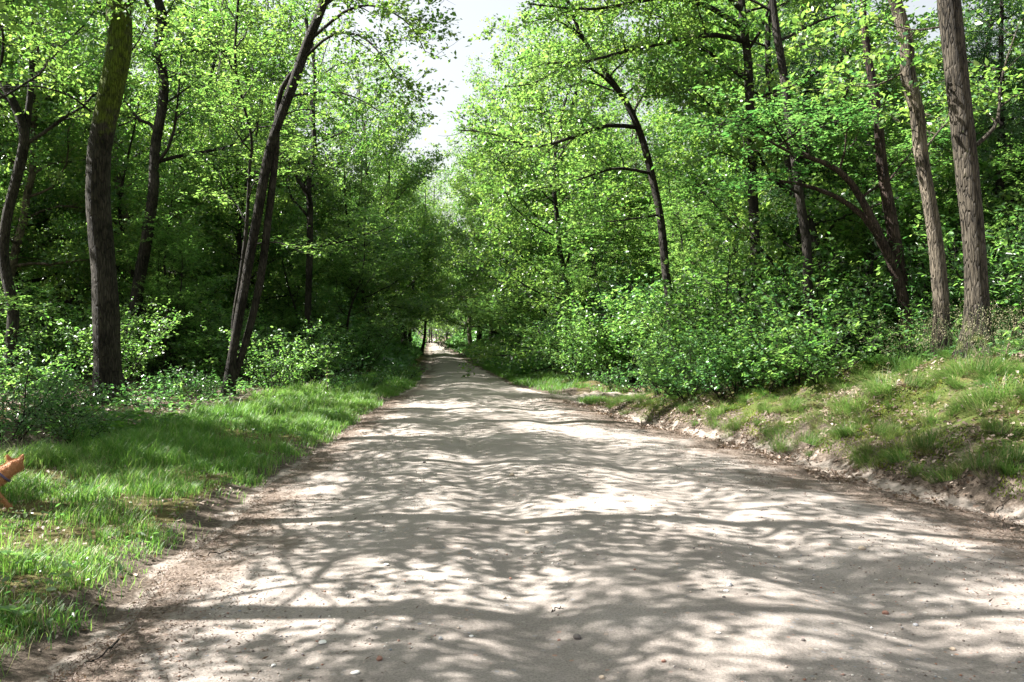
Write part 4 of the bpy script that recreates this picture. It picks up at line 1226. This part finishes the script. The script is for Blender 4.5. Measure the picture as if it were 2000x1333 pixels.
# fine gravel
n = 13000
y = 3.5 + 15 * rng.random(n) ** 1.6; x = Lx(y) + .3 + (Rx(y) - Lx(y) - .6) * rng.random(n)
k = rng.random(n) < sst(.36, .62, fbm(x * .9 + 30, y * .9, 3)); x, y = x[k], y[k]; n = len(x)
octv = np.array([(1, 0, 0), (0, 1, 0), (-1, 0, 0), (0, -1, 0), (0, 0, .7), (0, 0, -.7)])
octf = np.array([(0, 1, 4), (1, 2, 4), (2, 3, 4), (3, 0, 4), (1, 0, 5), (2, 1, 5), (3, 2, 5), (0, 3, 5)])
gs = .0025 + .008 * rng.random(n) ** 3
jit = 1 + .35 * (rng.random((n, 6, 1)) - .5)
V = np.stack([x, y, road_z(x, y) + .012 + gs * .3], -1)[:, None, :] + gs[:, None, None] * octv[None] * jit
gm, nt, N_, Lk = mat('gravel_mix')
p_ = N_("ShaderNodeBsdfPrincipled"); p_.inputs["Roughness"].default_value = .8
Lk(ramp(nt, attr(nt, "rnd"), [(0, (.09, .075, .065)), (.3, (.20, .16, .13)), (.45, (.28, .14, .09)), (.6, (.24, .25, .27)), (.85, (.42, .34, .27)), (1, (.75, .72, .68))]), p_.inputs["Base Color"])
o_ = N_("ShaderNodeOutputMaterial"); Lk(p_.outputs[0], o_.inputs[0]); M['gravel'] = gm
me = mesh_np("gravel", V.reshape(-1, 3), [((np.arange(n) * 6)[:, None, None] + octf[None]).reshape(-1, 3)], 'gravel', rnd=np.repeat(rng.random(n), 8))
tag(obj("gravel", me), "fine mixed gravel strewn over the sandy road", "gravel", kind="stuff")

def stick(pxs, w, label, seed, mat_='dead_wood', twigs=2):
    rng = np.random.default_rng(seed)
    pts = [ground_at(a, b) + np.array([0, 0, .03]) for a, b in pxs]
    p = smooth_poly(pts, 10); p[1:-1] += rng.normal(size=(8, 3)) * .008
    c = p[0].copy()
    br = [(p - c, w * np.linspace(1, .5, 10))]
    for k in range(twigs):
        i = 3 + 3 * k
        q, qr = grow(rng, p[i] - c, norm(p[i + 1] - p[i]) + rng.normal(size=3) * .5 + np.array([0, 0, .5]), .16, w * .4, 10, .15, -.02, .4)
        br.append((q, qr))
    V, Q = tube_mesh(br, 6)
    tag(obj("fallen_stick", mesh_np("fallen_stick", V, [Q], mat_, True, mossy=np.zeros(len(V))), None, tuple(c)), label, "stick", "fallen sticks")
stick([(1628, 908), (1655, 899), (1684, 884)], .010, "straight brown stick poking out of the moss on the right bank", 1)
stick([(1582, 912), (1576, 900), (1558, 888)], .006, "thin bent twig hanging over the sandy foot of the bank", 2, twigs=1)
stick([(1822, 922), (1860, 885), (1895, 845)], .008, "long dead twig lying up the slope at the right", 3)
stick([(1520, 785), (1548, 768), (1570, 762)], .008, "pale dead stick under the bright sapling on the bank", 4)
stick([(1940, 1010), (1965, 985), (1985, 975)], .006, "short dead twig at the right edge where bank meets road", 5, twigs=1)
stick([(390, 1095), (430, 1088), (470, 1086)], .005, "dark twig on the littered left edge of the road", 6, 'dark_bark', 1)
stick([(230, 1262), (200, 1290), (160, 1310)], .006, "dark twig at the bottom left corner of the road", 7, 'dark_bark', 1)
stick([(1080, 1203), (1092, 1201), (1101, 1200)], .004, "tiny brown twig on the sunlit middle of the road", 8, 'dark_bark', 0)

# plantain rosettes in the left foreground grass
def rosette(px, py, label, seed, s_=.12, nl=6):
    rng = np.random.default_rng(seed); p = ground_at(px, py)
    root = obj("plantain", None, None, (p[0], p[1], float(H(p[0], p[1])) + .02)); tag(root, label, "weed", "broad-leaved weeds in the left grass")
    me = leaves_mesh("leaf", np.zeros((1, 3)), np.array([[0, 0, 1.]]), np.array([[1., 0, 0]]), [1.0], 'hex', 'shrub_leaf', np.array([.9]))
    for k in range(nl):
        obj("leaf", me, root, (0, 0, .02 + .01 * k), (.1 * rng.normal(), -.35 + .2 * rng.normal(), k * 2 * PI / nl + .3 * rng.random()), (s_ * (.8 + .4 * rng.random()),) * 3)
rosette(38, 1106, "broad grey-green plantain leaves in the grass at the left edge", 1, .15, 4)
rosette(30, 1225, "plantain leaves at the left edge near the bottom corner", 2, .11, 5)
rosette(505, 905, "small broad-leaved weed in the grass near the road edge", 3, .10, 6)

# ------------------------------------------------------------------ the dog at the left edge
def build_dog():
    paw = ground_at(27, 1006)
    V, E, R = [], [], []
    def chain(pts, start=None):
        prev = start
        for x, y, z, r in pts:
            V.append((x, y, z)); R.append(r); i = len(V) - 1
            if prev is not None: E.append((prev, i))
            prev = i
        return prev
    spine = [(-.24, 0, .335, .085), (-.12, 0, .335, .09), (.02, 0, .325, .10), (.14, 0, .325, .105), (.22, 0, .36, .085), (.28, .015, .405, .07), (.325, .05, .43, .068), (.35, .10, .42, .052), (.365, .15, .395, .034), (.375, .185, .385, .026)]
    chain(spine)
    chain([(-.31, 0, .36, .035), (-.38, 0, .42, .035), (-.41, 0, .50, .04), (-.38, 0, .57, .018)], 0)
    for s in (-1, 1):
        f = .08 if s < 0 else -.05      # the near front leg reaches forward
        chain([(.13, .075 * s, .255, .05), (.13 + f * .4, .08 * s, .17, .032), (.15 + f, .08 * s, .085, .024), (.165 + f * 1.2, .08 * s, .035, .023), (.20 + f * 1.2, .08 * s, .025, .022)], 3)
        h = -.05 if s < 0 else .06
        chain([(-.22, .07 * s, .25, .062), (-.18 + h * .5, .075 * s, .18, .042), (-.28 + h, .075 * s, .11, .024), (-.265 + h, .075 * s, .04, .022), (-.225 + h, .075 * s, .025, .022)], 0)
        chain([(.322 - .045 * s, .05 + .018 * s, .478, .030), (.320 - .060 * s, .046 + .024 * s, .512, .022), (.318 - .072 * s, .04 + .028 * s, .548, .006)], 6)
    me = bpy.data.meshes.new("skeleton"); me.from_pydata(V, E, [])
    o = bpy.data.objects.new("skeleton", me); col.objects.link(o)
    o.modifiers.new("skin", 'SKIN'); sd = o.modifiers.new("sub", 'SUBSURF'); sd.levels = sd.render_levels = 2
    for i, r in enumerate(R): me.skin_vertices[0].data[i].radius = (r, r)
    me.skin_vertices[0].data[0].use_root = True
    dg = bpy.context.evaluated_depsgraph_get()
    body = bpy.data.meshes.new_from_object(o.evaluated_get(dg))
    bpy.data.objects.remove(o)
    body.materials.clear(); body.materials.append(M['dog_skin'])
    for p in body.polygons: p.use_smooth = True
    S_ = .8
    head = math.radians(32)
    fx, fy = .31 * S_, -.08 * S_         # the reaching paw in dog space
    ox = paw[0] - (fx * math.cos(head) - fy * math.sin(head)); oy = paw[1] - (fx * math.sin(head) + fy * math.cos(head))
    root = obj("dog", body, None, (ox, oy, float(H(ox, oy)) - .005), (0, 0, head), (S_,) * 3)
    tag(root, "ginger prick-eared dog in a purple harness walking in at the left edge", "dog")
    # fur: short tapered hairs swept back along the body
    rng = np.random.default_rng(9)
    nv = len(body.polygons)
    C = np.array([p.center[:] for p in body.polygons]); Nm = np.array([p.normal[:] for p in body.polygons]); A = np.array([p.area for p in body.polygons])
    NF = 18000
    idx = rng.choice(nv, NF, p=A / A.sum())
    Pp = C[idx] + rng.normal(size=(NF, 3)) * .006
    T = Nm[idx] * .55 + np.array([-.6, 0, -.35]) + rng.normal(size=(NF, 3)) * .25
    ln = .008 + .015 * rng.random(NF)
    me = leaves_mesh("fur", Pp, norm(np.cross(T, rng.normal(size=(NF, 3)))), T, ln, 'needle', 'fur')
    tag(obj("fur", me, root), kind="stuff")
    # harness: strap round the chest and one round the neck
    for nm, cx, cz, tiltv, ra, rb in (("chest_strap", .10, .325, .1, .112, .112), ("neck_strap", .205, .355, -.75, .10, .098)):
        k = 28; a = np.arange(k) * 2 * PI / k
        Vv = []
        for w, e in ((-.011, 0), (.011, 0), (.011, .006), (-.011, .006)):
            px_ = cx + w * math.cos(tiltv) + (rb + e) * np.sin(a) * math.sin(tiltv)
            Vv.append(np.stack([px_, (ra + e) * np.cos(a), cz + (rb + e) * np.sin(a) * math.cos(tiltv) - w * math.sin(tiltv)], -1))
        VV = np.stack(Vv, 1).reshape(-1, 3)
        Q = []
        for i in range(k):
            j = (i + 1) % k
            for c in range(4): Q.append((i * 4 + c, j * 4 + c, j * 4 + (c + 1) % 4, i * 4 + (c + 1) % 4))
        obj(nm, mesh_np(nm, VV, [np.array(Q)], 'webbing', True), root)
build_dog()
